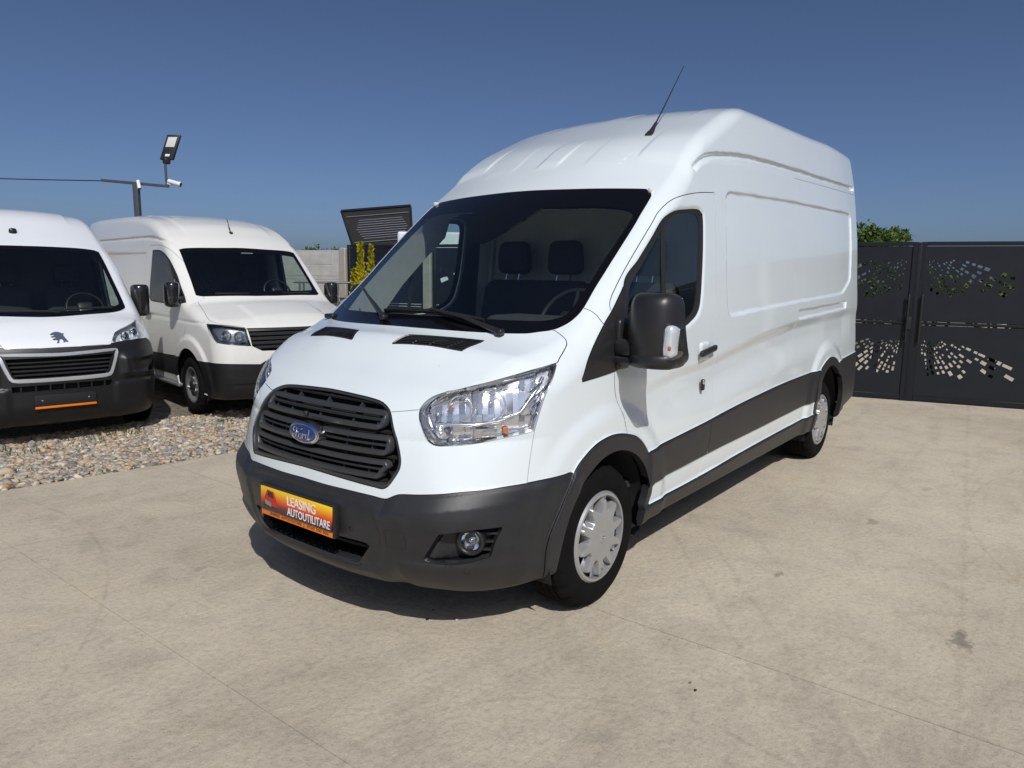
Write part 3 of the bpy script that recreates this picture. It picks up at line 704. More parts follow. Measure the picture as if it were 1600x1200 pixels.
leaf(gate, -1.86, 1.86, 3, 1); leaf(gate, .035, 1.86, 8, -1)
box_obj('meeting_stile', (.018, -.012, 1.025), (.05, .012, 2.04), M['anthracite2'], gate, None, .003)
for u in (-.055, .095):
    hb = box_obj('pull_handle', (u, -.05, 1.08), (.022, .022, .62), M['satin_black'], gate, None, .006)
    for zz in (.85, 1.31): box_obj('handle_stay', (u, -.03, zz), (.018, .04, .018), M['satin_black'], hb)
box_obj('lock_case', (-.04, -.018, 1.02), (.07, .03, .16), M['satin_black'], gate, None, .006)
for u in (-1.80, 1.83):
    for zz in (.35, 1.75): tube_obj('hinge', [(u, -.03, zz-.06), (u, -.03, zz+.06)], .016, M['anthracite2'], gate)
M['post'] = simple('cast_concrete_post', (.36, .34, .29), .9, noise=.12, scale=6, bump=.4, bscale=80)
fence = empty('metal_fence', (G0[0], G0[1], 0), GROT, 'anthracite cut-out fence with concrete posts behind the big van', 'fence')
u = -1.90; k = 0
while u > -8.6:
    box_obj('post', (u-.08, .0, 1.02), (.15, .15, 2.04), M['post'], fence, None, .01, 1); leaf(fence, u-.16-1.60, 1.60, (3, 8)[k % 2], (1, -1)[k % 2]); u -= 1.76; k += 1
f2 = empty('metal_fence', (G0[0]+GU[0]*1.92, G0[1]+GU[1]*1.92, 0), GROT, 'short anthracite cut-out fence right of the gate, by the frame edge', 'fence')
for k in range(3):
    box_obj('post', (.08+1.76*k, 0, 1.02), (.15, .15, 2.04), M['post'], f2, None, .01, 1); leaf(f2, .16+1.76*k, 1.60, (8, 3)[k % 2], (-1, 1)[k % 2])
f3 = empty('metal_fence', (-6.0, -10.5, 0), 0, 'long anthracite cut-out fence mirrored in the near door window', 'fence')
for k in range(9):
    box_obj('post', (.08+1.76*k, 0, 1.02), (.15, .15, 2.04), M['post'], f3, None, .01, 1); leaf(f3, .16+1.76*k, 1.60, (8, 3)[k % 2], (-1, 1)[k % 2])
# ------------------------------------------------------------------ precast concrete wall
M['precast'] = simple('precast_panel', (.47, .46, .43), .9, noise=.14, scale=5, bump=.5, bscale=60)
cw = empty('concrete_wall', (G0[0]+GU[0]*-8.95, G0[1]+GU[1]*-8.95, 0), GROT, 'pale precast concrete panel wall behind the parked vans', 'wall')
def panel_mesh(w, h):
    bm = bmesh.new(); add_box(bm, (0, .0, h/2), (w, .045, h-.006))
    for k in range(2):                                                 # faint raised fields
        hh = (h-.12)/2; add_box(bm, (.03*(1-2*k), -.022, .06+hh*(k+.5)), (w-.20-.06*k, .008, hh-.012), None, .003, 1)
    me = bpy.data.meshes.new('wall_panel'); bm.to_mesh(me); bm.free(); me.materials.append(M['precast']); return me
pm = panel_mesh(1.92, .53); u = 0
for k in range(9):
    box_obj('wall_post', (u-.07, 0, .985), (.14, .13, 2.02), M['post'], cw, None, .012, 1)
    for j in range(4):
        z0 = 1.43-.53*j; o = bpy.data.objects.new('wall_panel', pm); link(o, cw); o.location = (u-.14-.96, 0, z0)
    u -= 2.06
# ------------------------------------------------------------------ the big white high-roof van
def make_main_shape():
    T = VanShape(
        Zt=Tab([-1.3,-1.0,-.9,-.8,-.65,-.5,-.40,-.37,-.24,.15,.57,.9,1.2,1.5,1.8,2.2,2.8,3.5,4.2,4.95,5.3],
               [.85,1.045,1.105,1.167,1.245,1.288,1.322,1.334,1.405,1.713,2.032,2.262,2.507,2.664,2.717,2.7375,2.754,2.773,2.797,2.790,2.77], .035, 1600),
        Xf=Tab([.15,.22,.28,.36,.45,.56,.66,.70,.80,.90,1.0,1.08,1.2,1.4,3.2],
               [-.706,-.792,-.888,-.955,-.970,-.985,-.976,-.969,-.953,-.928,-.868,-.772,-.608,-.52,2.89], .08),
        W0=Tab([.1,.3,.45,.6,.8,1.0,1.17,1.35,1.6,1.8,2.0,2.175,2.42,2.6,2.8,3.2],
               [.93,.961,.990,.994,.989,.983,.978,.972,.951,.938,.9196,.8973,.8631,.8277,.7766,.66], .12),
        rx=[-1.0,-.5,-.2,.3,.9,1.8,5], rv=[.30,.175,.12,.11,.085,.075,.06], rab=.07,
        shz=[.2,.45,.68,.9,1.1], shv=[.39,.315,.345,.38,.16], misc=[0,0,.076,-.006,.145],
        kx=[-1,-.7,-.35,.2,.7,1.5,3,5], kv=[0,.085,.175,.184,.128,.109,.106,.102],
        tail=4.955, botx=[-1.1,-.6,0,4.2,4.6,5], botz=[.225,.225,.30,.30,.36,.42],
        side=Map2(-1.2,5.2,.1,2.9,.005), front=Map2(0,1.2,.1,1.4,.004), top=Map2(-1.2,5.2,0,1.2,.005))
    s = T.side
    s.pocket(curve(RECESS, .02), -.013, .026)
    s.pocket(curve(SLOT, .02), -.014, .018)
    s.pocket(curve(GLASS, .02), -.016, .05)
    s.ridge(curve(GROOVE, .02, False), -.019, .027)
    # the panel under the roof groove steps out again along a fine line
    band = np.array(GROOVE+GROOVE2[::-1]); s.pocket(band, -.006, .02)
    # swept crease along the flank: the metal falls in below it and comes back above the cladding
    zl = np.interp(s.uu, [.0,.45,.78,1.3,2.04,2.84,4.45,5], [1.04,1.05,1.085,1.105,1.19,1.25,1.292,1.30])[:, None]
    zz = s.vv[None, :]; t = (zl-zz)
    amp = np.interp(s.uu, [.15,.7,1.4,3.0,3.3,3.7,4.3,4.6], [0,.016,.025,.027,.025,.016,.021,.008])[:, None]
    s.a += -amp*sstep((t+.015)/.085)*(1-sstep((t-.12)/.22))
    # flared arches
    X, Z = np.meshgrid(s.uu, s.vv, indexing='ij')
    for cx, cz, r0, h0 in ((.03, .36, .60, .016), (3.80, .38, .63, .020)):
        rr = np.hypot(X-cx, (Z-cz)); s.a += h0*sstep((r0+.05-rr)/.10)*(Z > .2)
    s.pocket(curve(ARCH_F, .02), .012, .02); s.pocket(curve(ARCH_R, .02), .012, .02)
    s.pocket(np.array(CLAD), .012, .02)
    s.a += .010*sstep((.12-X-.32)/.06)*sstep((.724-Z)/.03)*(X < .0)          # bumper cheek
    s.pocket(np.array(REAR_BUMPER), .015, .03)
    s.pocket(np.array(SILL), .02, .02)
    # front: bumper stands proud of the nose panel, its shoulder slopes off, middle section set back
    f = T.front; Y, Z2 = np.meshgrid(f.uu, f.vv, indexing='ij')
    zt = np.interp(f.uu, [0,.286,.412,.487,.504,.535,.613,.774,.888,1.0], [.671,.666,.661,.656,.666,.681,.688,.706,.717,.722])[:, None]
    f.a += .004*sstep((zt-.005-Z2)/.012)+.026*np.clip((zt-.008-Z2)/.060, 0, 1)-.014*sstep((.60-Z2)/.13)*sstep((Y-.40)/.08)
    mid_ = np.array([(-.1,.640),(.36,.632),(.44,.60),(.47,.50),(.42,.34),(-.1,.33)])
    f.pocket(curve(mid_, .02, True, 80), -.014, .036)
    f.a += .010*sstep((.405-Z2)/.02)*sstep((Y-.50)/.06)                       # lower lip of the corners
    # roof ribs
    t_ = T.top; X3, Y3 = np.meshgrid(t_.uu, t_.vv, indexing='ij')
    t_.a += (.011*np.clip((.085-Y3)/.020, 0, 1)+.004*sstep((Y3-.255)/.03)+.011*np.clip((Y3-.565)/.020, 0, 1))*sstep((X3-.84-.10*(Y3 > .5))/.10)
    # power bulge on the bonnet
    t_.a += .006*sstep((.50-Y3)/.16)*sstep((-.42-X3)/.1)*sstep((X3+.95)/.2)
    return T
RECESS = [(1.49,2.062),(1.535,2.093),(1.656,2.106),(2.211,2.128),(2.879,2.148),(3.702,2.164),(4.55,2.177),(4.60,2.147),(4.56,1.614),(4.504,1.558),(4.259,1.463),(4.14,1.445),(2.829,1.401),(1.87,1.364),(1.52,1.352),(1.482,1.39)]
SLOT = [(2.924,1.33),(4.377,1.368),(4.36,1.313),(2.931,1.268)]
GROOVE = [(1.059,2.192),(1.136,2.238),(1.267,2.28),(1.453,2.31),(1.832,2.349),(2.26,2.37),(2.932,2.390),(3.762,2.407),(4.803,2.435)]
GROOVE2 = [(1.296,2.261),(1.822,2.301),(2.92,2.342),(4.70,2.389)]
GLASS = [(1.134,1.939),(1.082,1.960),(.883,1.946),(.77,1.93),(.69,1.904),(.63,1.87),(.528,1.785),(.387,1.669),(.241,1.547),(.196,1.37),(.225,1.303),(.858,1.313),(.948,1.338),(1.029,1.377),(1.073,1.435),(1.118,1.63),(1.138,1.885)]
PANE = [(1.085,1.915),(1.06,1.932),(.883,1.925),(.785,1.911),(.715,1.886),(.655,1.850),(.555,1.765),(.41,1.645),(.27,1.52),(.226,1.37),(.25,1.328),(.85,1.338),(.925,1.36),(.99,1.393),(1.03,1.445),(1.07,1.63),(1.092,1.88)]
ARCH_F = [(-.40,.22),(-.442,.431),(-.356,.601),(-.26,.73),(-.203,.775),(-.107,.821),(-.001,.841),(.086,.840),(.179,.824),(.277,.794),(.346,.749),(.399,.69),(.438,.618),(.46,.544),(.459,.466),(.434,.40),(.42,.22)]
OPEN_F = [(-.345,.05),(-.345,.40),(-.315,.52),(-.248,.622),(-.179,.682),(-.08,.737),(0,.756),(.087,.758),(.181,.738),(.28,.691),(.35,.627),(.391,.559),(.401,.488),(.387,.43),(.363,.38),(.36,.05)]
ARCH_R = [(3.345,.22),(3.36,.55),(3.40,.72),(3.465,.796),(3.58,.851),(3.745,.897),(3.874,.898),(4.023,.861),(4.13,.801),(4.20,.72),(4.26,.60),(4.28,.22)]
OPEN_R = [(3.40,.05),(3.42,.45),(3.48,.62),(3.596,.755),(3.758,.818),(3.888,.817),(4.042,.758),(4.132,.672),(4.198,.537),(4.2,.05)]
CLAD = [(.40,.690),(1.145,.728),(1.575,.757),(2.088,.783),(2.691,.805),(3.264,.815),(3.50,.815),(3.50,.56),(3.211,.558),(2.733,.552),(1.854,.537),(1.357,.530),(.40,.505)]
SILL = [(.30,.398),(1.08,.403),(1.8,.425),(3.2,.452),(3.5,.456),(3.5,.05),(.30,.05)]
REAR_BUMPER = [(4.10,.835),(4.66,.857),(5.3,.875),(5.3,.05),(4.10,.05)]
DOOR = [(1.306,2.077),(1.092,2.057),(.893,2.026),(.785,1.998),(.709,1.964),(.629,1.913),(.579,1.871),(.432,1.748),(.282,1.619),(.173,1.519),(.136,1.484),(.102,1.436),(.084,1.115),(.095,1.021),(.144,.928),(.175,.849),(.21,.739),(.36,.42),(.40,.398),(1.09,.400),(1.166,.489),(1.222,.598),(1.231,.715),(1.288,.775),(1.303,.869),(1.303,1.046),(1.30,1.341),(1.303,1.632)]
SAIL = [(-.191,1.116),(-.127,1.216),(.031,1.363),(.102,1.42),(.225,1.53),(.240,1.536),(.210,1.37),(.215,1.305),(.205,1.160),(.081,1.139)]
FENDER = [(-.60,.5),(-.60,1.3),(-.172,1.36),(-.005,1.445),(.017,1.409),(.027,1.363),(.09,1.3),(.084,1.115),(.095,1.021),(.144,.928),(.175,.849),(.21,.739),(.30,.5)]
WIND = [(-.395,.06,1.322),(-.39,-.153,1.322),(-.358,-.367,1.319),(-.305,-.551,1.317),(-.243,-.692,1.319),(-.205,-.743,1.328),(-.164,-.792,1.338),(-.104,-.827,1.365),(-.049,-.842,1.397),(-.005,-.846,1.429),(.116,-.838,1.529),(.308,-.836,1.692),(.486,-.833,1.841),(.555,-.828,1.898),(.681,-.819,2.001),(.708,-.806,2.024),(.732,-.763,2.051),(.686,-.567,2.061),(.64,-.28,2.068),(.627,.06,2.07)]
CLEAR = [(-.30,.06,1.383),(-.27,-.3,1.383),(-.22,-.52,1.383),(-.155,-.70,1.385),(-.10,-.77,1.395),(-.051,-.797,1.415),(.257,-.799,1.662),(.534,-.796,1.891),(.563,-.771,1.921),(.566,-.714,1.938),(.539,-.565,1.951),(.488,-.306,1.954),(.478,.06,1.956)]
SENSOR = [(.52,-.28,1.98),(.313,-.151,1.835),(.207,-.06,1.757),(.20,.06,1.752),(.52,.06,1.98)]
LAMP = [(-.793,-.559,1.014),(-.772,-.556,1.039),(-.745,-.568,1.064),(-.717,-.597,1.084),(-.675,-.667,1.107),(-.596,-.758,1.136),(-.499,-.834,1.166),(-.419,-.876,1.186),(-.3,-.91,1.207),(-.347,-.926,1.157),(-.427,-.934,1.063),(-.456,-.932,1.005),(-.479,-.925,.936),(-.5,-.916,.93),(-.575,-.872,.918),(-.656,-.81,.902),(-.715,-.757,.892),(-.78,-.683,.886),(-.801,-.65,.889),(-.811,-.621,.908),(-.814,-.597,.946),(-.807,-.573,.986)]
GRILLE = [(.06,1.055),(-.061,1.053),(-.21,1.048),(-.294,1.043),(-.353,1.035),(-.407,1.015),(-.441,.989),(-.488,.917),(-.518,.86),(-.534,.81),(-.531,.778),(-.51,.735),(-.492,.708),(-.47,.694),(-.429,.696),(-.287,.706),(-.157,.713),(-.01,.717),(.06,.717)]
HOOD = [(-.83,.06,1.02),(-.84,-.35,1.00),(-.83,-.428,1.005),(-.787,-.554,1.023),(-.772,-.556,1.039),(-.745,-.568,1.064),(-.717,-.597,1.084),(-.675,-.667,1.107),(-.596,-.758,1.136),(-.499,-.834,1.166),(-.419,-.876,1.186),(-.3,-.91,1.207),(-.276,-.906,1.224),(-.225,-.898,1.259),(-.189,-.885,1.289),(-.173,-.833,1.322),(-.163,-.794,1.338),(-.205,-.743,1.328),(-.243,-.692,1.319),(-.305,-.551,1.317),(-.358,-.367,1.319),(-.39,-.153,1.322),(-.395,.06,1.322)]
VENT = [(-.554,-.147,1.252),(-.483,-.184,1.289),(-.386,-.565,1.284),(-.504,-.538,1.247)]
BUMPER = [(-.967,.06,.671),(-.965,-.142,.667),(-.953,-.286,.666),(-.932,-.412,.661),(-.915,-.487,.656),(-.906,-.504,.666),(-.891,-.535,.681),(-.859,-.613,.688),(-.816,-.699,.697),(-.763,-.774,.706),(-.695,-.836,.71),(-.612,-.888,.717),(-.514,-.931,.72),(-.422,-.952,.723),(-.315,-.966,.723),(-.258,-.973,.721),(-.15,-.98,.6),(-.15,-.98,.05),(-.97,.06,.05)]
INTAKE = [(.06,.455),(-.27,.455),(-.401,.452),(-.415,.44),(-.345,.358),(-.32,.345),(.06,.332)]
FOG = [(-.641,-.892,.557),(-.668,-.876,.505),(-.681,-.857,.430),(-.769,-.78,.408),(-.84,-.675,.408),(-.858,-.642,.418),(-.841,-.716,.54),(-.748,-.822,.556)]
NOSE = [(-.95,.06,.58),(-.53,-.93,.58),(-.53,-.93,.72),(-.479,-.925,.936),(-.47,-.93,1.0),(-.5,-.84,1.18),(-.787,-.554,1.05),(-.83,-.428,1.02),(-.80,.06,1.15)]

MAIN = make_main_shape(); HM = .0130
P_, Q_, mid_ = nets(MAIN, (-1.12, -1.12, .12), (5.08, 0, 2.9), HM)
P_ = relax(MAIN, P_, Q_, mid_, 3)
sd_ = (0, -1, 0); side_c = lambda p: p[:, 1] < -.5
outs_ = [
    Outline('open_f', sd_, OPEN_F, side_c), Outline('open_r', sd_, OPEN_R, side_c),
    Outline('sensor', (-.6,0,.8), SENSOR, lambda p: p[:, 2] > 1.3, corner=30), Outline('clear', (-.6,0,.8), CLEAR, lambda p: p[:, 2] > 1.3),
    Outline('wind', (-.6,0,.8), WIND, lambda p: (p[:, 2] > 1.25) & (p[:, 0] < 1.2)),
    Outline('lamp', (-.7,-.7,.15), LAMP, lambda p: (p[:, 1] < -.45) & (p[:, 0] < -.1), corner=35),
    Outline('grille', (-1,0,0), GRILLE, lambda p: p[:, 0] < -.5), Outline('vent', (-.3,0,.95), VENT, lambda p: p[:, 0] < 0, corner=20),
    Outline('intake', (-1,0,0), INTAKE, lambda p: p[:, 0] < -.5), Outline('fog', (-.75,-.66,0), FOG, lambda p: (p[:, 0] < -.3) & (p[:, 1] < -.4), corner=30),
    Outline('arch_f', sd_, ARCH_F, side_c), Outline('arch_r', sd_, ARCH_R, side_c),
    Outline('bumper', (-.7,-.7,0), BUMPER, lambda p: p[:, 0] < 0, corner=60),
    Outline('pane', sd_, PANE, side_c), Outline('seal', sd_, GLASS, side_c), Outline('sail', sd_, SAIL, side_c, corner=35),
    Outline('clad_door', sd_, [(.40,.690),(1.145,.728),(1.232,.734),(1.215,.620),(1.185,.526),(.40,.505)], side_c, corner=20),
    Outline('clad_body', sd_, [(1.232,.734),(1.575,.757),(2.088,.783),(2.691,.805),(3.264,.815),(3.50,.815),(3.50,.56),(3.211,.558),(2.733,.552),(1.854,.537),(1.357,.530),(1.185,.526),(1.215,.620)], side_c, corner=25),
    Outline('sill', sd_, SILL, side_c), Outline('door', sd_, DOOR, side_c, corner=55),
    Outline('hood', (-.35,-.3,.9), HOOD, lambda p: (p[:, 0] < .1) & (p[:, 2] > .9), corner=45),
    Outline('nose', (-.7,-.7,0), NOSE, lambda p: (p[:, 0] < 0), corner=30), Outline('fender', sd_, FENDER, side_c, corner=35),
    Outline('rear_bumper', sd_, REAR_BUMPER, lambda p: p[:, 1] < -.3), Outline('quarter', sd_, [(2.88,2.33),(2.862,1.4),(2.845,.97),(2.80,.60),(2.80,.3),(5.3,.3),(5.3,2.40),(4.70,2.375)], side_c, corner=15), Outline('under', (0,0,-1), [(-1.2,.06),(-1.2,-1.2),(5.3,-1.2),(5.3,.06)] and [(-1.2,.06,0),(-1.2,-1.2,0),(5.3,-1.2,0),(5.3,.06,0)], lambda p: p[:, 2] < .37, False)]
outs_ += [Outline('crease', sd_, GROOVE+[(4.95,2.45),(4.95,2.40)]+GROOVE2[::-1], side_c, corner=60, label=False), Outline('crease', sd_, RECESS, side_c, label=False), Outline('crease', sd_, SLOT, side_c, corner=20, label=False)]
P_, N_, T_, L_ = panels(MAIN, P_, Q_, mid_, outs_, HM)
ON = {o.name: k for k, o in enumerate(outs_)}
def tri_of(*names): return T_[np.isin(L_, [ON[n] if n != 'body' else -1 for n in names])]
van = empty('cargo_van', (0, 0, 0), 0, 'white high-roof cargo van with black grille and orange leasing plate, nearest the camera', 'van')
def vp(name, key, mat, parent=None, both=True, **k):
    return panel_obj(name, P_, N_, tri_of(*([key] if isinstance(key, str) else key)), mat, parent or van, both=both, **k)
vp('body_shell', 'body', M['paint'])
vp('underbody', 'under', M['black'], depth=0)
vp('bonnet', 'hood', M['paint'])
vp('nose_panel', 'nose', M['paint'], gap=.001)
ws = vp('windscreen', 'clear', M['glass'], gap=0, depth=0)
vp('black_glass_border', ('wind', 'sensor'), M['frit'], ws, gap=.001, depth=.012)
bump = vp('front_bumper', 'bumper', M['plastic'], gap=.0015, depth=.03)
DOORS = {}
for side in ('left', 'right'):
    vp('rear_bumper', 'rear_bumper', M['plastic'], both=side)
    vp('fender', 'fender', M['paint'], both=side); vp('quarter_panel', 'quarter', M['paint'], both=side, gap=.0008)
    DOORS[side] = dr = vp('front_door', 'door', M['paint'], both=side)
    vp('window_pane', 'pane', M['side_glass'], dr, both=side, gap=0, depth=0)
    vp('window_seal', 'seal', M['seal'], dr, both=side, gap=0, depth=.01, shift=.002)
    vp('door_cladding', 'clad_door', M['plastic'], dr, both=side, depth=.03)
    vp('side_cladding', 'clad_body', M['plastic'], both=side, depth=.03)
    vp('sill', 'sill', M['plastic'], both=side)
    vp('sail_panel', 'sail', M['satin_black'], both=side, shift=.006)
    vp('wheel_arch_trim', 'arch_f', M['plastic'], both=side, depth=.04)
    vp('wheel_arch_trim', 'arch_r', M['plastic'], both=side, depth=.04)
def xsurf(y, z, F=MAIN, x0=-1.3, x1=.3):
    y = np.atleast_1d(np.asarray(y, float)); z = np.broadcast_to(np.asarray(z, float), y.shape)
    o = np.stack([np.full_like(y, x0), y, z], 1); return cast(F, o, np.tile([1., 0, 0], (len(y), 1)), 0, x1-x0, 120)[:, 0]
# ------------------------------------------------------------------ wheels
def wheel(root_name, parent, loc, flip, cover='star', R0=.347, w=.235, tread=True):
    """axle along y; outer face at -y. flip=True for the other side"""
    g = bpy.data.objects.new(root_name, None); g.empty_display_size = .2; link(g, parent); g.location = loc
    if flip: g.rotation_euler = (0, 0, math.pi)
    h = w/2
    prof = [(.205, -h+.018), (.222, -h+.006), (.25, -h-.004), (.285, -h-.006), (.315, -h+.002), (.332, -h+.014), (R0-.004, -h+.032)]
    gro = []
    for c in (-.055, -.018, .018, .055): gro += [(R0, c-.007), (R0-.009, c-.005), (R0-.009, c+.005), (R0, c+.007)]
    prof = prof+[(R0, -h+.04)]+gro+[(R0, h-.04), (R0-.004, h-.032), (.332, h-.014), (.30, h), (.25, h), (.205, h-.018)]
    V, Fq = lathe(prof, 120, 'y')
    ring = len(prof); V = V.reshape(ring, 120, 3)
    if tread:                                                         # shoulder blocks: every third pair of columns cut back
        k = np.arange(120) % 5 < 1
        for i, (r, hh) in enumerate(prof):
            if abs(hh) > h-.045 and r > .325: V[i, k] *= np.array([1-.011/r, 1, 1-.011/r])
            elif r >= R0-.001 and abs(hh) < h-.045 and i % 4 in (0, 3): V[i, np.arange(120) % 4 == (i//4) % 4] *= np.array([.99, 1, .99])
    mesh_np('tyre', V.reshape(-1, 3), Fq[:, ::-1], M['rubber'], g, True)
    V, Fq = lathe([(.212, -h+.012), (.205, -h+.03), (.185, -.03), (.180, h-.03), (.21, h-.015)], 60, 'y'); mesh_np('rim', V, Fq[:, ::-1], M['steel'], g, True)
    V, Fq = lathe([(.0, -.035), (.10, -.035), (.13, -.005), (.186, .0)], 60, 'y'); mesh_np('disc', V, Fq[:, ::-1], M['black'], g, True)
    if cover == 'star':
        n = 200; th = np.linspace(0, 2*np.pi, n, endpoint=False); ph = (th*10/(2*np.pi)+.15) % 1.0
        tri = 1-np.abs(ph-.5)*2; rs = .116+.070*sstep((tri-.36)/.6)
        y0 = -h-.002; rows = []
        def ring_(r, y): rows.append(np.stack([r*np.cos(th), np.full(n, 0.)+y, r*np.sin(th)], 1))
        one = np.ones(n)
        ring_(.001*one, y0-.016); ring_(.026*one, y0-.0165); ring_(.030*one, y0-.0135); ring_(.09*one, y0-.0135); ring_(rs-.004, y0-.012); ring_(rs, y0-.008)
        ring_(np.minimum(rs+.010, .196), y0+.036); ring_(.197*one, y0+.026); ring_(.202*one, y0-.004); ring_(.214*one, y0-.003); ring_(.223*one, y0+.006); ring_(.222*one, y0+.02)
        V = np.concatenate(rows); quad = lambda i: [(i*n+k, i*n+(k+1) % n, (i+1)*n+(k+1) % n, (i+1)*n+k) for k in range(n)]
        Fq = np.array(sum([quad(i) for i in range(len(rows)-1) if i != 6], [])); cov = mesh_np('wheel_cover', V, Fq[:, ::-1], M['silver'], g, True); cov.data.set_sharp_from_angle(angle=R(32))
        for k in range(10):                                             # each slot: a dark gap with one slanted bright facet
            j0 = int(round(((k-.15) % 10)/10*n)); J = [(j0+d_) % n for d_ in range(-10, 11)]
            f6 = [(6*n+a_, 6*n+(a_+1) % n, 7*n+(a_+1) % n, 7*n+a_) for a_ in J[:-1]]; U, inv = np.unique(np.array(f6), return_inverse=True); inv = inv.reshape(-1, 4); m_ = 12
            o_ = mesh_np('cover_slot', V[U], inv[:m_, ::-1], M['black'], cov); mesh_np('slot_facet', V[U]+[0, -.012, 0], inv[m_:, ::-1], M['silver'], cov)
        bm = bmesh.new()
        tube(bm, [(.010*math.cos(t), y0-.0175, .006*math.sin(t)) for t in np.linspace(0, 2*math.pi, 17)], .0015, 5, False); bm_obj('cover_badge', bm, M['chrome'], cov, 60)
        for k in range(5):
            pass
    else:                                                             # plain steel rim with round holes and centre cap
        V, Fq = lathe([(.03, -h+.01), (.055, -h+.012), (.06, -h+.03), (.10, -h+.035), (.115, -h+.06), (.165, -h+.05), (.185, -h+.022), (.207, -h+.004), (.218, -h+.01)], 96, 'y')
        f = mesh_np('wheel_face', V, Fq[:, ::-1], M['steel'], g, True)
        V, Fq = lathe([(.001, -h-.004), (.05, -h-.003), (.062, -h+.012), (.062, -h+.03)], 40, 'y'); mesh_np('hub_cap', V, Fq[:, ::-1], M['satin_black'], g, True)
        for k in range(16):
            a = 2*math.pi*k/16
            V, Fq = lathe([(.001, 0), (.011, 0)], 10, 'y'); V = V+np.array([.150*math.cos(a), -h+.0497, .150*math.sin(a)])
            mesh_np('wheel_hole', V, Fq[:, ::-1], M['black'], f)
        for k in range(5):
            a = 2*math.pi*k/5+.3; V, Fq = lathe([(.001, -.012), (.010, -.012), (.011, 0)], 8, 'y'); mesh_np('wheel_bolt', V+np.array([.08*math.cos(a), -h+.034, .08*math.sin(a)]), Fq[:, ::-1], M['steel'], g, True)
    return g
for x, yy in ((0, .862), (3.75, .858)):
    for sgn in (-1, 1): wheel('wheel', van, (x, sgn*yy, .345), sgn > 0)
def wheel_well(parent, x, z, r, y0, y1, mat):
    th = np.linspace(-.35, math.pi+.35, 28); V = []
    for y in (y0, y1): V += [(x+r*math.cos(t), y, max(.16, z+r*math.sin(t))) for t in th]
    n = len(th); Fq = [(i, i+1, n+i+1, n+i) for i in range(n-1)]; V.append((x, y1, .17)); Fq += [(n+i, n+i+1, 2*n) for i in range(n-1)]
    return mesh_np('wheel_well', V, [tuple(f) for f in Fq], mat, parent, True)
for sgn in (-1, 1):
    wheel_well(van, .02, .37, .425, sgn*.965, sgn*.60, M['black']); wheel_well(van, 3.80, .37, .46, sgn*.965, sgn*.60, M['black'])
box_obj('floor_pan', (2.15, 0, .35), (5.2, 1.70, .10), M['black'], van)
for sgn in (-1, 1):
    tube_obj('rear_axle', [(3.75, sgn*.05, .34), (3.75, sgn*.75, .34)], .06, M['black'], van)
# ------------------------------------------------------------------ grille
def loop_path(hw, z0, z1, r=.03, skew=0.0, n=6, sag=.008):
    """closed rounded loop in (y,z): half width hw (bottom hw-skew), sagging a little in the middle"""
    P = []
    for cy, cz, a0 in ((hw-r, z1-r, 0), (-hw+r, z1-r, 90), (-hw+skew+r, z0+r, 180), (hw-skew-r, z0+r, 270)):
        for k in range(n+1): a = R(a0+90*k/n); P.append((cy+r*math.cos(a), cz+r*math.sin(a)))
        nxt = None
    Q = np.array(P); out = []
    for a, b in zip(Q, np.roll(Q, -1, 0)):
        m = max(1, int(np.linalg.norm(b-a)/.04))
        for k in range(m): out.append(a+(b-a)*k/m)
    return np.array(out)
def strip(name, path, prof, parent, mat, closed=True, back=0.0, F=None, smooth=45):
    """sweep an (across, depth) profile along a (y,z) path laid on the front surface; depth>0 goes back into the car"""
    path = np.asarray(path); n = len(path); t = (np.roll(path, -1, 0)-np.roll(path, 1, 0)) if closed else np.gradient(path, axis=0)
    t /= np.linalg.norm(t, axis=1)[:, None]; nn = np.stack([-t[:, 1], t[:, 0]], 1); V = []
    xs0 = xsurf(path[:, 0], path[:, 1], F or MAIN)+back
    for a, d in prof:
        q = path+nn*a; V.append(np.stack([xs0+d, q[:, 0], q[:, 1]], 1))
    V = np.stack(V, 1).reshape(-1, 3); m = len(prof); Fq = []
    for i in range(n if closed else n-1):
        j = (i+1) % n
        for k in range(m): Fq.append((i*m+k, i*m+(k+1) % m, j*m+(k+1) % m, j*m+k))
    if not closed: Fq += [tuple(range(m)), tuple(range((n-1)*m+m-1, (n-1)*m-1, -1))]
    bm = bmesh.new(); vs = [bm.verts.new(v) for v in V]
    for f in Fq: bm.faces.new([vs[i] for i in f])
    return bm_obj(name, bm, mat, parent, smooth)
gr = recess_obj('grille', P_, N_, tri_of('grille'), (-1, 0, 0), .10, M['black'], van, True, .98); gr['label'] = 'black three-loop grille with oval badge'
gfull = np.array(GRILLE[1:-1]); gfull = np.concatenate([gfull, (gfull*[-1, 1])[::-1]]); gfull = curve(gfull, .02, True, 60)
if ((gfull-np.roll(gfull, 1, 0))[:, 0]*(gfull+np.roll(gfull, 1, 0))[:, 1]).sum() > 0: gfull = gfull[::-1]
strip('grille_frame', gfull, [(.002, .003), (.014, .001), (.018, .010), (.015, .05), (.0, .03)], gr, M['grille'])
bar = [(.0, .002), (.004, -.004), (.018, -.006), (.023, .004), (.019, .03), (.001, .03)]
for hw, z0, z1, sk in ((.414, .926, 1.002, .0), (.468, .826, .906, .0), (.474, .728, .808, .022)):
    strip('grille_loop', loop_path(hw, z0, z1, .028, sk), [(a, d+.006) for a, d in bar], gr, M['grille'], True)
    zc = (z0+z1)/2; ys = np.linspace(-hw+.02+sk*.5, hw-.02-sk*.5, 24)
    strip('grille_slat', np.stack([ys, np.full(24, zc)], 1), [(-.005, .022), (.005, .020), (.006, .05), (-.006, .05)], gr, M['grille'], False)
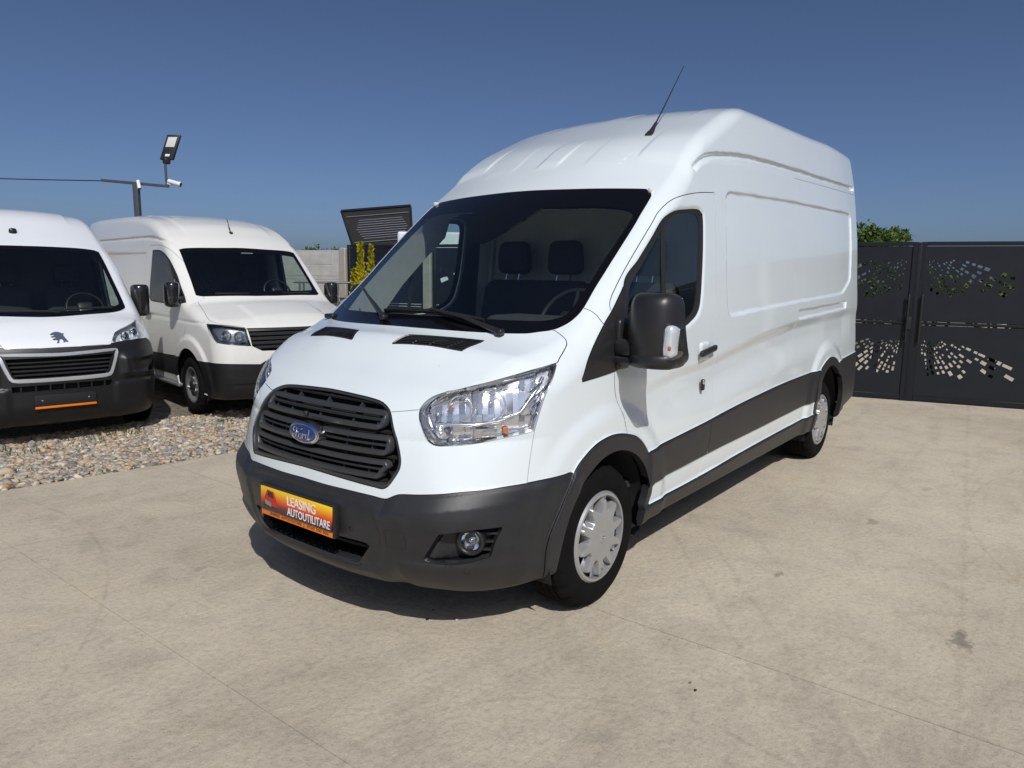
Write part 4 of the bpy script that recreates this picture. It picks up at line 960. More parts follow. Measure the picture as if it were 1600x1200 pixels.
for zz, hw in ((1.022, .40), (.916, .46), (.817, .49), (.717, .44)):
    ys = np.linspace(-hw, hw, 24); strip('grille_slat', np.stack([ys, np.full(24, zz)], 1), [(-.004, .03), (.004, .028), (.005, .06), (-.005, .06)], gr, M['black'], False)
for yy in (-.36, -.22, 0.0, .22, .36):
    zs = np.linspace(.72, 1.03, 9); strip('grille_rib', np.stack([np.full(9, yy), zs], 1), [(-.004, .035), (.004, .035), (.004, .07), (-.004, .07)], gr, M['grille'], False)
# oval badge on its bright bezel
bx = float(xsurf([0.], [.872])[0])
def oval(name, a, b, x0, x1, mat, parent, ch=.004):
    bm = bmesh.new(); n = 48
    def ringv(x, s): return [bm.verts.new((x, a*s*math.cos(2*math.pi*k/n), .872+b*s*math.sin(2*math.pi*k/n))) for k in range(n)]
    rs = [ringv(x1, 1.0), ringv(x0+ch, 1.0), ringv(x0, 1-ch/b*1.0), ]
    for p, q in zip(rs, rs[1:]):
        for k in range(n): bm.faces.new((p[k], p[(k+1) % n], q[(k+1) % n], q[k]))
    bm.faces.new(rs[-1]); return bm_obj(name, bm, mat, parent, 40)
bdg = oval('badge', .106, .050, bx-.030, bx+.05, M['satin_chrome'], gr, .006)
oval('badge_rim', .100, .0445, bx-.033, bx-.028, M['chrome'], bdg, .003); oval('badge_face', .094, .039, bx-.0355, bx-.030, M['ford_blue'], bdg, .002)
def strokes(name, lines, w, x, parent, mat, sc=1.0, dy=0, dz=0):
    bm = bmesh.new()
    for L in lines:
        Pn = curve(np.array(L, float), .25, False, 70)
        tube(bm, [(x, -(dy+p[0]*sc), .872+dz+p[1]*sc) for p in Pn], w, 5)
    return bm_obj(name, bm, mat, parent, 60)
SCRIPT = [  # flowing four-letter script, units about 1 mm
    [(-34, 3), (-37, 8), (-33, 14), (-24, 16), (-14, 12), (-4, 11), (0, 14)], [(-22, 13), (-24, 4), (-28, -8), (-34, -14), (-40, -12), (-41, -6), (-37, -4)], [(-29, 0), (-22, 2), (-16, 1)],
    [(-8, 0), (-14, -2), (-17, -8), (-14, -13), (-8, -12), (-5, -6), (-8, 0), (-2, -1)], [(-2, -1), (2, 0), (1, -6), (-1, -13)], [(1, -5), (5, 0), (10, 0), (9, -3)],
    [(22, 0), (16, 0), (12, -6), (13, -12), (18, -13), (23, -6)], [(29, 14), (26, 4), (22, -8), (23, -13), (28, -12), (32, -8)]]
strokes('badge_script', SCRIPT, .0022, bx-.0365, bdg, M['chrome'], .00175, .006, -.001)
# small camera eye and clip in the grille
blob('grille_eye', (bx+.012, .03, .952), (.012, .013, .013), .011, M['satin_black'], gr, 4)
# ------------------------------------------------------------------ headlights
def headlight(side):
    sg = -1 if side == 'left' else 1
    hl = bpy.data.objects.new('headlight', None); hl.empty_display_size = .1; link(hl, van)
    panel_obj('lens', P_, N_, tri_of('lamp'), M['lens'], hl, .003, 0, side)
    d = np.array((-.80, -.58, .10)); Pp, Np, tr = sub(P_, N_, tri_of('lamp'))
    recess_obj('housing', P_, N_, tri_of('lamp'), d, .115, M['lamp_chrome'], hl, side, .90)
    # bright rim strips just inside the lens edge
    L3 = np.array(LAMP); L3 = curve(L3, .012, True, 30); c = L3.mean(0)
    def band(name, f0, f1, dep0, dep1, mat):
        A = c+(L3-c)*f0-d*dep0; B = c+(L3-c)*f1-d*dep1; n = len(A); V = np.concatenate([A, B])
        if sg > 0: V = V*[1, -1, 1]
        mesh_np(name, V, np.array([(k, (k+1) % n, n+(k+1) % n, n+k) for k in range(n)]), mat, hl, True)
    band('lamp_rim', .985, .93, .012, .030, M['satin_chrome']); band('lamp_seal', 1.0, .985, .002, .016, M['seal'])
    band('inner_rim', .90, .86, .04, .055, M['chrome'])
    ax = Vector((-.93, -.30, .06)).normalized()
    def bowl(name, ctr, r, dep, mat, squash=1.0):
        V, Fq = lathe([(r*math.sqrt(t), -dep*(1-t)) for t in np.linspace(.006, 1, 7)], 18, 'z')
        V = V*[1, squash, 1]; q = np.array(Matrix(ax.to_track_quat('Z', 'Y').to_matrix())); V = V@q.T+np.array(ctr)
        if sg > 0: V = V*[1, -1, 1]; Fq = Fq[:, ::-1]
        return mesh_np(name, V, Fq, mat, hl, False)
    def ball(name, ctr, r, mat):
        ctr = np.array(ctr)*([1, -1, 1] if sg > 0 else [1, 1, 1]); return blob(name, ctr, (r, r, r), r, mat, hl, 5)
    def rib(name, pts, r, mat):
        q = [np.array(p)*([1, -1, 1] if sg > 0 else [1, 1, 1]) for p in pts]; return tube_obj(name, q, r, mat, hl, 8)
    # pleated bright reflector behind the lens: small tilted facets
    Pr, Nr, Tr = sub(P_, N_, tri_of('lamp')); dd_ = d/np.linalg.norm(d); e1 = np.cross([0, 0, 1.], dd_); e1 /= np.linalg.norm(e1); e2 = np.cross(dd_, e1); c3 = Pr.mean(0)
    tc_ = Pr[Tr].mean(1); VV = []; rs_ = np.random.RandomState(4); ta = rs_.uniform(-.42, .30, (40, 40)); tb = rs_.uniform(-.16, .04, (40, 40)); b0 = rs_.uniform(0, .008, (40, 40))
    uu = (tc_-c3)@e1; vv = (tc_-c3)@e2; iu = np.floor(uu/.026).astype(int)+20; iv = np.floor((vv+.035)/.105).astype(int)+20; cu = (iu-19.5)*.026; cv = (iv-19.5)*.105-.035
    Pt = Pr[Tr]; pu = (Pt-c3)@e1; pv = (Pt-c3)@e2; dep = .050+b0[iu, iv][:, None]+ta[iu, iv][:, None]*(pu-cu[:, None])+tb[iu, iv][:, None]*(pv-cv[:, None])
    VV = (c3+(Pt-c3)*.95)-dd_*dep[..., None]; VV = VV.reshape(-1, 3); Fr = np.arange(len(VV)).reshape(-1, 3)
    if sg > 0: VV = VV*[1, -1, 1]; Fr = Fr[:, ::-1]
    mesh_np('reflector', VV, Fr, M['bowl'], hl, False)
    for (cx_, cy_, cz_, rr_) in ((-.675, -.682, 1.030, .052), (-.592, -.778, 1.045, .066)):
        qm = ax.to_track_quat('Z', 'Y').to_matrix(); rib('lamp_ring', [np.array((cx_, cy_, cz_))+np.array(qm@Vector((rr_*math.cos(t), rr_*math.sin(t), 0))) for t in np.linspace(0, 2*math.pi, 33)], .0045, M['bowl'])
    ball('bulb', (-.655, -.665, 1.033), .013, M['glassy']); ball('projector', (-.575, -.762, 1.043), .020, M['glassy'])
    bowl('reflector', (-.745, -.650, .940), .036, .036, M['bowl']); ball('bulb', (-.722, -.648, .940), .012, M['glassy'])
    rib('trim_bar', [(-.765, -.62, .968), (-.72, -.69, .968), (-.66, -.75, .964), (-.58, -.82, .978), (-.50, -.865, 1.01), (-.43, -.895, 1.10), (-.385, -.895, 1.15)], .0085, M['chrome'])
    rib('trim_bar', [(-.70, -.625, 1.092), (-.62, -.715, 1.115), (-.52, -.80, 1.14), (-.40, -.865, 1.165)], .006, M['satin_chrome'])
    bl = box_obj('indicator_lens', (0, 0, 0), (.10, .012, .036), M['lamp_ribs'], hl, None, .004); bl.location = (-.635, sg*.785, .932); bl.rotation_euler = (0, 0, R(-38) if sg < 0 else R(38))
    bl = box_obj('indicator', (0, 0, 0), (.024, .010, .026), M['amber'], hl, None, .005); bl.location = (-.565, sg*.838, .940); bl.rotation_euler = (0, 0, R(-38) if sg < 0 else R(38))
    rib('amber_ring', [(-.700, -.640, 1.055), (-.692, -.645, 1.03), (-.700, -.642, 1.0)], .0022, M['amber'])
    for k in range(5):
        rib('trim_rib', [(-.455-.008*k, -.905, .99+.035*k-.03), (-.405, -.905, 1.01+.035*k-.02)], .004, M['satin_chrome'])
    return hl
M['lamp_chrome'] = simple('lamp_reflector', (.88, .90, .93), .22, metal=.35, noise=.10, scale=26, bump=.3, bscale=60)
M['lamp_ribs'] = simple('ribbed_lamp_glass', (.45, .45, .46), .15, metal=.4, noise=.4, scale=90, coat=1)
M['glassy'] = simple('bulb_glass', (.30, .33, .36), .06, metal=.3, coat=1.0)
for side in ('left', 'right'): headlight(side)
# ------------------------------------------------------------------ bumper openings, fog lamps, plate
recess_obj('air_intake', P_, N_, tri_of('intake'), (-1, 0, .0), .14, M['black'], bump, True, .97)
ys = np.linspace(-.34, .34, 30); strip('intake_lip', np.stack([ys, np.full(30, .338)], 1), [(-.006, -.004), (.010, .0), (.016, .02), (.012, .06), (-.006, .05)], bump, M['plastic'], False)
for k in range(15):
    yy = -.32+.64*k/14; xx = float(xsurf([yy], [.338])[0]); box_obj('lip_rib', (xx+.028, yy, .354), (.045, .006, .008), M['plastic'], bump, None, .002)
for zz in (.40,):
    ys = np.linspace(-.36, .36, 20); strip('intake_slat', np.stack([ys, np.full(20, zz)], 1), [(-.006, .07), (.006, .07), (.006, .10), (-.006, .10)], bump, M['black'], False)
for side in ('left', 'right'):
    sg = -1 if side == 'left' else 1; dd = np.array((-.75, -.66, 0.0))
    pk = recess_obj('fog_lamp_recess', P_, N_, tri_of('fog'), (-.9, -.42, 0), lambda q: .008+.055*sstep((np.abs(q[:, 1])-.655)/.12), M['plastic'], bump, side, .90)
    fx = Vector((-.90, sg*.42, 0)).normalized(); q = np.array(fx.to_track_quat('Z', 'Y').to_matrix()); ctr = np.array((-.738, sg*.800, .497))
    def fl(name, prof, mat, n=40, parent=pk):
        V, Fq = lathe(prof, n, 'z'); return mesh_np(name, V@q.T+ctr, Fq, mat, parent, True)
    f_ = fl('fog_lamp', [(.056, -.03), (.060, .012), (.054, .020), (.044, .016), (.041, .0), (.040, -.01)], M['satin_black'])
    fl('fog_reflector', [(.001, -.032), (.02, -.026), (.04, .002)], M['chrome'], 30, f_); fl('fog_lens', [(.001, .016), (.02, .014), (.040, .004)], M['lens'], 30, f_)
    fl('fog_bulb', [(.001, .0), (.010, -.004), (.012, -.03)], M['satin_chrome'], 16, f_)
    for k in range(3):
        b_ = box_obj('recess_rib', (0, 0, 0), (.075, .02, .010), M['satin_black'], pk, None, .003); b_.location = (-.672, sg*.852, .455+.035*k); b_.rotation_euler = (0, 0, R(-55) if sg < 0 else R(55))
    for (sy, sz) in ((.33, .505), (.80, .368)):                        # parking sensors
        xx = float(xsurf([sg*sy], [sz])[0]); nn = grad_c(MAIN, np.array([[xx, sg*sy, sz]]))[0]; nn /= np.linalg.norm(nn)
        qq = np.array(Vector(nn).to_track_quat('Z', 'Y').to_matrix()); V, Fq = lathe([(.001, .003), (.009, .0026), (.0105, .0), (.0135, .0005), (.015, -.004)], 24, 'z')
        mesh_np('parking_sensor', V@qq.T+np.array([xx, sg*sy, sz]), Fq, M['satin_black'], bump, True)
# towing-eye cover
xx = xsurf([-.50, -.585], [.50, .50]); strip('tow_eye_cover', loop_path(.045, .455, .535, .012)*[1, 1]-[.545, 0], [(-.0015, -.0008), (.0015, -.0008), (.0015, .004), (-.0015, .004)], bump, M['satin_black'])
# registration plate in its holder
PLX = -1.020
holder = box_obj('plate_holder', (PLX+.016, -.0, .530), (.026, .548, .148), M['satin_black'], van, Matrix.Rotation(R(2), 3, 'Y'), .004)
def grad_mat():
    m, n, b, o = mat_new('plate_print'); tc = node(n, 'ShaderNodeTexCoord'); sp = node(n, 'ShaderNodeSeparateXYZ'); n.links.new(tc.outputs['Object'], sp.inputs[0])
    nz = node(n, 'ShaderNodeTexNoise', Scale=30.0, Detail=2.0); n.links.new(tc.outputs['Object'], nz.inputs['Vector'])
    mr = node(n, 'ShaderNodeMapRange'); mr.inputs['From Min'].default_value = .488; mr.inputs['From Max'].default_value = .592; n.links.new(sp.outputs['Z'], mr.inputs['Value'])
    c = ramp(n, mr.outputs[0], [(0.0, (.03, .025, .04)), (.22, (.10, .03, .035)), (.38, (.55, .03, .012)), (.62, (.80, .20, .008)), (.85, (.86, .48, .012)), (1, (.88, .60, .02))])
    n.links.new(c, b.inputs['Base Color']); b.inputs['Roughness'].default_value = .3; return m
M['print'] = grad_mat(); M['orange'] = simple('orange_strip', (.82, .20, .006), .35); M['letter'] = simple('white_letter', (.85, .85, .86), .4); M['ink'] = simple('dark_ink', (.05, .025, .01), .5); M['red_ink'] = simple('red_ink', (.5, .03, .02), .5); M['grey_ink'] = simple('grey_ink', (.25, .24, .26), .5)
pl = box_obj('number_plate', (PLX, 0, .540), (.006, .520, .108), M['print'], van, Matrix.Rotation(R(2), 3, 'Y'), .0015); pl['label'] = 'orange and red leasing plate with white lettering'
st = box_obj('plate_strip', (PLX+.003, 0, .471), (.006, .520, .026), M['orange'], van, Matrix.Rotation(R(2), 3, 'Y'), .0015)
def face_m(y, z, x): return Matrix(((0, 0, -1, x), (-1, 0, 0, y), (0, 1, 0, z), (0, 0, 0, 1)))   # text on the nose, read from the front
text_curve('LEASING', .060, M['letter'], pl, face_m(-.050, .559, PLX-.0042), off=.0007, sx=.205)
text_curve('AUTOUTILITARE', .052, M['letter'], pl, face_m(-.098, .510, PLX-.0042), off=.0007, sx=.305)
text_curve('LEASING  AUTOUTILITARE', .017, M['ink'], st, face_m(.075, .471, PLX-.0008), sx=.24); text_curve('0760 200 006', .018, M['ink'], st, face_m(-.160, .471, PLX-.0008), sx=.15); text_curve('J', .018, M['ink'], st, face_m(-.063, .471, PLX-.0008), sx=.008)
def flat(name, pts, x, mat, parent): return mesh_np(name, [(x, y, z) for y, z in pts], [tuple(range(len(pts)))[::-1]], mat, parent)
# small printed truck on the plate
flat('printed_cab', [(.235, .515), (.135, .497), (.138, .545), (.155, .580), (.205, .585), (.225, .55)], PLX-.0040, M['red_ink'], pl)
flat('printed_window', [(.205, .553), (.155, .548), (.163, .575), (.198, .579)], PLX-.0044, M['ink'], pl)
flat('printed_bumper', [(.24, .520), (.135, .503), (.137, .488), (.235, .49)], PLX-.0044, M['ink'], pl); flat('printed_grille', [(.225, .535), (.175, .525), (.175, .505), (.222, .513)], PLX-.0047, M['grey_ink'], pl)
# ------------------------------------------------------------------ bonnet vents, wipers, cowl, aerial
VP = np.array(VENT)
for side in ('left', 'right'):
    sg = 1 if side == 'left' else -1
    vt = recess_obj('bonnet_vent', P_, N_, tri_of('vent'), (-.3, 0, .95), .03, M['black'], van, side, .97)
    for k in range(6):
        f = (k+.5)/6; a = VP[0]+(VP[1]-VP[0])*f; b = VP[3]+(VP[2]-VP[3])*f; pts = [a+(b-a)*t for t in np.linspace(.03, .97, 8)]
        pts = np.array([[p[0], p[1]] for p in pts]); o = np.stack([pts[:, 0], pts[:, 1], np.full(8, 1.6)], 1); hit = cast(MAIN, o, np.tile([0, 0, -1.], (8, 1)), 0, .6, 200)
        tube_obj('vent_slat', [(p[0], p[1]*sg, p[2]-.007) for p in hit], .0042, M['satin_black'], vt, 6)
    for t in (.25, .5, .75):
        a = VP[0]+(VP[3]-VP[0])*t; b = VP[1]+(VP[2]-VP[1])*t; pts = [a+(b-a)*u for u in np.linspace(.04, .96, 4)]
        o = np.array([[p[0], p[1], 1.6] for p in pts]); hit = cast(MAIN, o, np.tile([0, 0, -1.], (4, 1)), 0, .6, 200); tube_obj('vent_rib', [(p[0], p[1]*sg, p[2]-.009) for p in hit], .004, M['satin_black'], vt, 6)
    ed = np.concatenate([VP, VP[:1]]); ed = np.concatenate([ed[i]+(ed[i+1]-ed[i])*np.linspace(0, 1, 8)[:-1, None] for i in range(4)]); ed = np.concatenate([ed, ed[:1]])
    o = np.stack([ed[:, 0], ed[:, 1], np.full(len(ed), 1.6)], 1); hit = cast(MAIN, o, np.tile([0, 0, -1.], (len(o), 1)), 0, .6, 200)
    tube_obj('vent_frame', [(p[0], p[1]*sg, p[2]-.001) for p in hit], .0055, M['satin_black'], vt, 6)
def on_glass(x, y, up=.0):
    h_ = cast(MAIN, np.array([[x, y, 3.0]]), np.array([[0, 0, -1.]]), 0, 2.2, 80)[0]; n_ = grad_c(MAIN, h_[None])[0]; return h_+n_/np.linalg.norm(n_)*up
def wiper(p0, p1, piv):
    w_ = bpy.data.objects.new('wiper', None); w_.empty_display_size = .1; link(w_, van); n = 12
    a = [on_glass(p0[0]+(p1[0]-p0[0])*t, p0[1]+(p1[1]-p0[1])*t, .012) for t in np.linspace(0, 1, n)]
    b = [on_glass(p0[0]+(p1[0]-p0[0])*t, p0[1]+(p1[1]-p0[1])*t, .024) for t in np.linspace(0, 1, n)]
    tube_obj('blade', a, .007, M['seal'], w_, 6); tube_obj('blade_spine', b, .008, M['satin_black'], w_, 6)
    m_ = on_glass((p0[0]+p1[0])/2, (p0[1]+p1[1])/2, .035); pv = on_glass(piv[0], piv[1], .02); m2 = (np.array(m_)+np.array(pv))/2+np.array([-.01, 0, .015])
    tube_obj('arm', [m_, m2, pv], [.008, .010, .014], M['satin_black'], w_, 8); blob('pivot_cap', pv, (.02, .02, .015), .012, M['satin_black'], w_, 5)
wiper((-.285, .19), (-.265, -.47), (-.31, -.60)); wiper((.01, .71), (-.29, .24), (-.35, .13))
blob('cowl_cap', (-.205, .735, 1.332), (.035, .04, .014), .012, M['satin_black'], van, 6)
av = np.array((1.27, -.505, 2.452)); an = bpy.data.objects.new('aerial', None); an.empty_display_size = .1; link(an, van)
ap = on_glass(1.27, -.505, 0); 
tube_obj('aerial_base', [ap+np.array([-.045, 0, -.025]), ap+np.array([.0, 0, .012]), ap+np.array([.05, 0, .07])], [.024, .016, .008], M['satin_black'], an, 10)
tube_obj('aerial_rod', [ap+np.array([.045, 0, .065]), ap+np.array([.14, 0, .17]), ap+np.array([.40, .0, .475])], [.0055, .0045, .0022], M['satin_black'], an, 6)
# washer tab at the windscreen corner
for sg in (-1, 1): blob('screen_corner_trim', (.725, sg*.797, 2.04), (.018, .012, .014), .008, M['grey_trim'], van, 4)
# ------------------------------------------------------------------ doors: handles, key lock, window bar, mirrors
for side in ('left', 'right'):
    sg = -1 if side == 'left' else 1; dr = DOORS[side]
    hp = blob('handle_dish', (1.125, sg*.976, 1.155), (.062, .012, .052), .012, M['paint'], dr, 8)
    blob('door_handle', (1.128, sg*1.004, 1.158), (.108, .014, .019), .013, M['satin_black'], dr, 8, lambda V: V+np.stack([0*V[:, 0], 0*V[:, 0], .012*V[:, 0]/.1], 1))
    blob('lock_cover', (1.112, sg*.985, .958), (.016, .010, .034), .009, M['satin_black'], dr, 6); blob('lock_cap', (1.108, sg*.993, .975), (.010, .006, .014), .006, M['chrome'], dr, 5)
    pts = [(.632, 1.853), (.628, 1.6), (.622, 1.335)]
    q = [cast(MAIN, np.array([[a, sg*1.3, b]]), np.array([[0, -sg*1., 0]]), 0, .8, 120)[0] for a, b in pts]; tube_obj('window_bar', [p+np.array([0, sg*.002, 0]) for p in q], .014, M['seal'], dr, 6)
    # inner lining of the door
    tr = tri_of('door', 'clad_door'); panel_obj('door_lining', P_, N_, tr, M['dark_trim'], dr, .0, 0, side, -.035)
    mr = bpy.data.objects.new('wing_mirror', None); mr.empty_display_size = .1; link(mr, van)
    if sg > 0:                                    # the far mirror is folded back along its door
        mr.matrix_local = Matrix.Translation((.16, 1.0, 0)) @ Matrix.Rotation(R(-72), 4, 'Z') @ Matrix.Translation((-.10, -1.03, 0))
    def head_fn(V):
        V = V.copy(); t = V[:, 2]/.175; V[:, 1] *= (1-.14*np.clip(t, -1, 1)); V[:, 0] *= 1.0
        V[:, 0] += .06*(np.abs(V[:, 1])/.13)**2*1.0*(V[:, 1] < 9); V[:, 0] += .02*t*t; return V
    hd = blob('mirror_shell', (.10, sg*1.155, 1.343), (.075, .128, .168), .055, M['satin_black'], mr, 14, head_fn)
    blob('mirror_lower_shell', (.105, sg*1.165, 1.205), (.082, .115, .036), .032, M['satin_black'], mr, 8, lambda V: V+np.stack([.06*(np.abs(V[:, 1])/.13)**2, 0*V[:, 0], 0*V[:, 0]], 1))
    blob('mirror_glass', (.186, sg*1.155, 1.345), (.004, .105, .145), .003, M['chrome'], mr, 5)
    blob('indicator_lens', (.106, sg*1.258, 1.297), (.064, .036, .084), .030, M['lens'], mr, 8, lambda V: V+np.stack([0*V[:, 0], 0*V[:, 0], 0*V[:, 0]], 1))
    blob('indicator_reflector', (.109, sg*1.252, 1.297), (.056, .030, .075), .025, M['lamp_chrome'], mr, 6); blob('indicator_bulb', (.056, sg*1.268, 1.270), (.006, .008, .010), .006, M['amber'], mr, 4)
    blob('mirror_arm', (.115, sg*1.035, 1.255), (.055, .065, .040), .030, M['satin_black'], mr, 8); blob('mirror_arm', (.115, sg*1.030, 1.195), (.045, .060, .022), .018, M['satin_black'], mr, 8)
    blob('mirror_foot', (.135, sg*.985, 1.265), (.055, .022, .12), .02, M['satin_black'], mr, 8)
# ------------------------------------------------------------------ cabin
cab = bpy.data.objects.new('cabin', None); cab.empty_display_size = .2; link(cab, van)
dash = [(-.30, 1.16), (-.27, 1.265), (-.18, 1.295), (.02, 1.315), (.14, 1.30), (.20, 1.24), (.26, 1.10), (.22, .80), (-.30, .75)]
prism('dashboard', dash, -.70, .70, 'y', M['dark_trim'], cab, 30, .012)
prism('dash_side', [(-.06, 1.10), (-.04, 1.29), (.14, 1.30), (.22, 1.1)], -.86, .86, 'y', M['dark_trim'], cab, 30, .01)
blob('instrument_hood', (.08, -.50, 1.335), (.15, .21, .045), .04, M['dark_trim'], cab, 8); blob('dash_tray', (-.02, .40, 1.325), (.17, .28, .022), .02, M['dark_trim'], cab, 6)
blob('centre_console', (.22, 0, 1.12), (.07, .17, .17), .03, M['dark_trim'], cab, 6)
sw_c = Vector((.36, -.535, 1.335)); sw_q = Matrix.Rotation(R(-62), 3, 'Y')
bm = bmesh.new(); tube(bm, [sw_c+sw_q@Vector((.19*math.cos(t), .19*math.sin(t), 0)) for t in np.linspace(0, 2*math.pi, 41)], .014, 8, False); sw = bm_obj('steering_wheel', bm, M['satin_black'], cab, 60)
for a in (0, 140, 220):
    bm = bmesh.new(); tube(bm, [sw_c+sw_q@Vector((.05*math.cos(R(a)), .05*math.sin(R(a)), -.01)), sw_c+sw_q@Vector((.185*math.cos(R(a)), .185*math.sin(R(a)), 0))], .013, 6); bm_obj('wheel_spoke', bm, M['satin_chrome'] if a else M['satin_black'], sw, 60)
blob('wheel_boss', tuple(sw_c-sw_q@Vector((0, 0, .015))), (.065, .075, .03), .025, M['satin_black'], sw, 6, None, sw_q); tube_obj('steering_column', [sw_c, sw_c+Vector((-.25, 0, -.13))], .04, M['satin_black'], cab)
def seat(y, w, heads):
    s_ = bpy.data.objects.new('seat', None); s_.empty_display_size = .1; link(s_, cab)
    tilt = lambda V: V+np.stack([.22*V[:, 2], 0*V[:, 0], 0*V[:, 0]], 1)
    blob('backrest', (1.17, y, 1.21), (.085, w, .335), .07, M['seat'], s_, 9, tilt); blob('cushion', (.85, y, .85), (.30, w, .09), .07, M['seat'], s_, 8)
    for hy in heads:
        blob('headrest', (1.285, y+hy, 1.70), (.055, .135, .115), .05, M['seat'], s_, 8, lambda V: V*np.stack([1+0*V[:, 0], 1-.12*V[:, 2]/.11*(V[:, 2] > 0), 1+0*V[:, 0]], 1))
        for e in (-.055, .055): tube_obj('headrest_post', [(1.255, y+hy+e, 1.53), (1.275, y+hy+e, 1.61)], .007, M['chrome'], s_, 6)
for sg in (-1, 1):                                # pale linings of the screen pillars
    e1 = np.array([(-.06, .805, 1.33), (.10, .80, 1.50), (.30, .795, 1.67), (.50, .79, 1.83), (.66, .77, 1.96), (.74, .70, 2.01)]); e2 = e1+np.array([.40 if sg > 0 else .10, .095 if sg > 0 else .05, .0]); e2[:, 1] = np.minimum(e2[:, 1], .90-.10*np.clip(e2[:, 2]-1.6, 0, 1)); e2[-2:] += [-.10, .02, 0]; n_ = len(e1)
    V = np.concatenate([e1, e2])*[1, sg, 1]; mesh_np('pillar_lining', V, [(i, i+1, n_+i+1, n_+i) for i in range(n_-1)], M['grey_trim'], cab, True)
seat(-.50, .24, (0,)); seat(.32, .43, (.235, -.205))
prism('bulkhead', [(-.90, .36), (.90, .36), (.90, 1.4), (.86, 2.0), (.72, 2.42), (-.72, 2.42), (-.86, 2.0), (-.90, 1.4)], 1.46, 1.48, 'x', M['bulkhead'], cab)
box_obj('cab_floor', (.55, 0, .50), (1.75, 1.8, .04), M['dark_trim'], cab)
prism('headliner', [(.80, 2.04), (1.48, 2.22), (1.48, 2.20), (.80, 2.02)], -.70, .70, 'y', M['grey_trim'], cab)
box_obj('sun_visor', (.72, -.40, 1.995), (.17, .42, .018), M['grey_trim'], cab, Matrix.Rotation(R(-20), 3, 'Y'), .006); box_obj('sun_visor', (.72, .40, 1.995), (.17, .42, .018), M['grey_trim'], cab, Matrix.Rotation(R(-20), 3, 'Y'), .006)
blob('overhead_console', (.74, 0, 1.99), (.10, .14, .03), .02, M['grey_trim'], cab, 5)
# ------------------------------------------------------------------ the two vans parked on the gravel
def van_cabin(parent, x0, zb, xs):
    c = bpy.data.objects.new('cabin', None); c.empty_display_size = .2; link(c, parent)
    prism('dashboard', [(x0-.02, zb-.12), (x0+.02, zb-.04), (x0+.25, zb-.0), (x0+.45, zb-.02), (x0+.55, zb-.2), (x0+.5, .7), (x0-.02, .7)], -.62, .62, 'y', M['dark_trim'], c, 30, .01)
    prism('dash_side', [(x0+.3, 1.0), (x0+.3, zb-.04), (x0+.45, zb-.03), (x0+.52, 1.0)], -.80, .80, 'y', M['dark_trim'], c, 30, .01)
    for y, w in ((-.5, .25), (.32, .43)):
        s_ = bpy.data.objects.new('seat', None); s_.empty_display_size = .1; link(s_, c)
        blob('backrest', (xs, y, 1.20), (.09, w, .34), .07, M['seat'], s_, 6, lambda V: V+np.stack([.22*V[:, 2], 0*V[:, 0], 0*V[:, 0]], 1)); blob('cushion', (xs-.32, y, .86), (.3, w, .09), .07, M['seat'], s_, 5)
        for hy in ((0,) if w < .3 else (-.2, .2)):
            blob('headrest', (xs+.12, y+hy, 1.69), (.055, .135, .11), .05, M['seat'], s_, 6)
            for e in (-.05, .05): tube_obj('headrest_post', [(xs+.09, y+hy+e, 1.53), (xs+.11, y+hy+e, 1.6)], .007, M['chrome'], s_, 5)
    ctr = Vector((xs-.80, -.50, zb+.02)); q = Matrix.Rotation(R(-60), 3, 'Y'); bm = bmesh.new()
    tube(bm, [ctr+q@Vector((.19*math.cos(t), .19*math.sin(t), 0)) for t in np.linspace(0, 2*math.pi, 33)], .014, 6, False); bm_obj('steering_wheel', bm, M['satin_black'], c, 60)
    blob('wheel_boss', tuple(ctr), (.07, .08, .03), .02, M['satin_black'], c, 4, None, q)
    prism('bulkhead', [(-.88, .4), (.88, .4), (.88, 1.4), (.80, 2.1), (-.80, 2.1), (-.88, 1.4)], xs+.30, xs+.32, 'x', M['dark_trim'], c)
    box_obj('cab_floor', (xs-.5, 0, .5), (1.5, 1.75, .04), M['dark_trim'], c)
def mirror_simple(parent, x, sg, y, z, lens=True, hw=.12, hh=.18):
    mr = bpy.data.objects.new('wing_mirror', None); mr.empty_display_size = .1; link(mr, parent)
    blob('mirror_shell', (x, sg*y, z), (.07, hw, hh), .05, M['gloss_black'], mr, 8, lambda V: V+np.stack([.05*(np.abs(V[:, 1])/hw)**2, 0*V[:, 0], 0*V[:, 0]], 1))
    blob('mirror_glass', (x+.078, sg*y, z), (.004, hw*.82, hh*.84), .003, M['chrome'], mr, 4)
    blob('mirror_arm', (x+.02, sg*(y-hw-.03), z-hh*.45), (.05, .07, .05), .03, M['satin_black'], mr, 6)
    if lens: blob('indicator_lens', (x-.055, sg*y, z-hh*.22), (.012, hw*.75, .014), .008, M['lens'], mr, 4)
    return mr
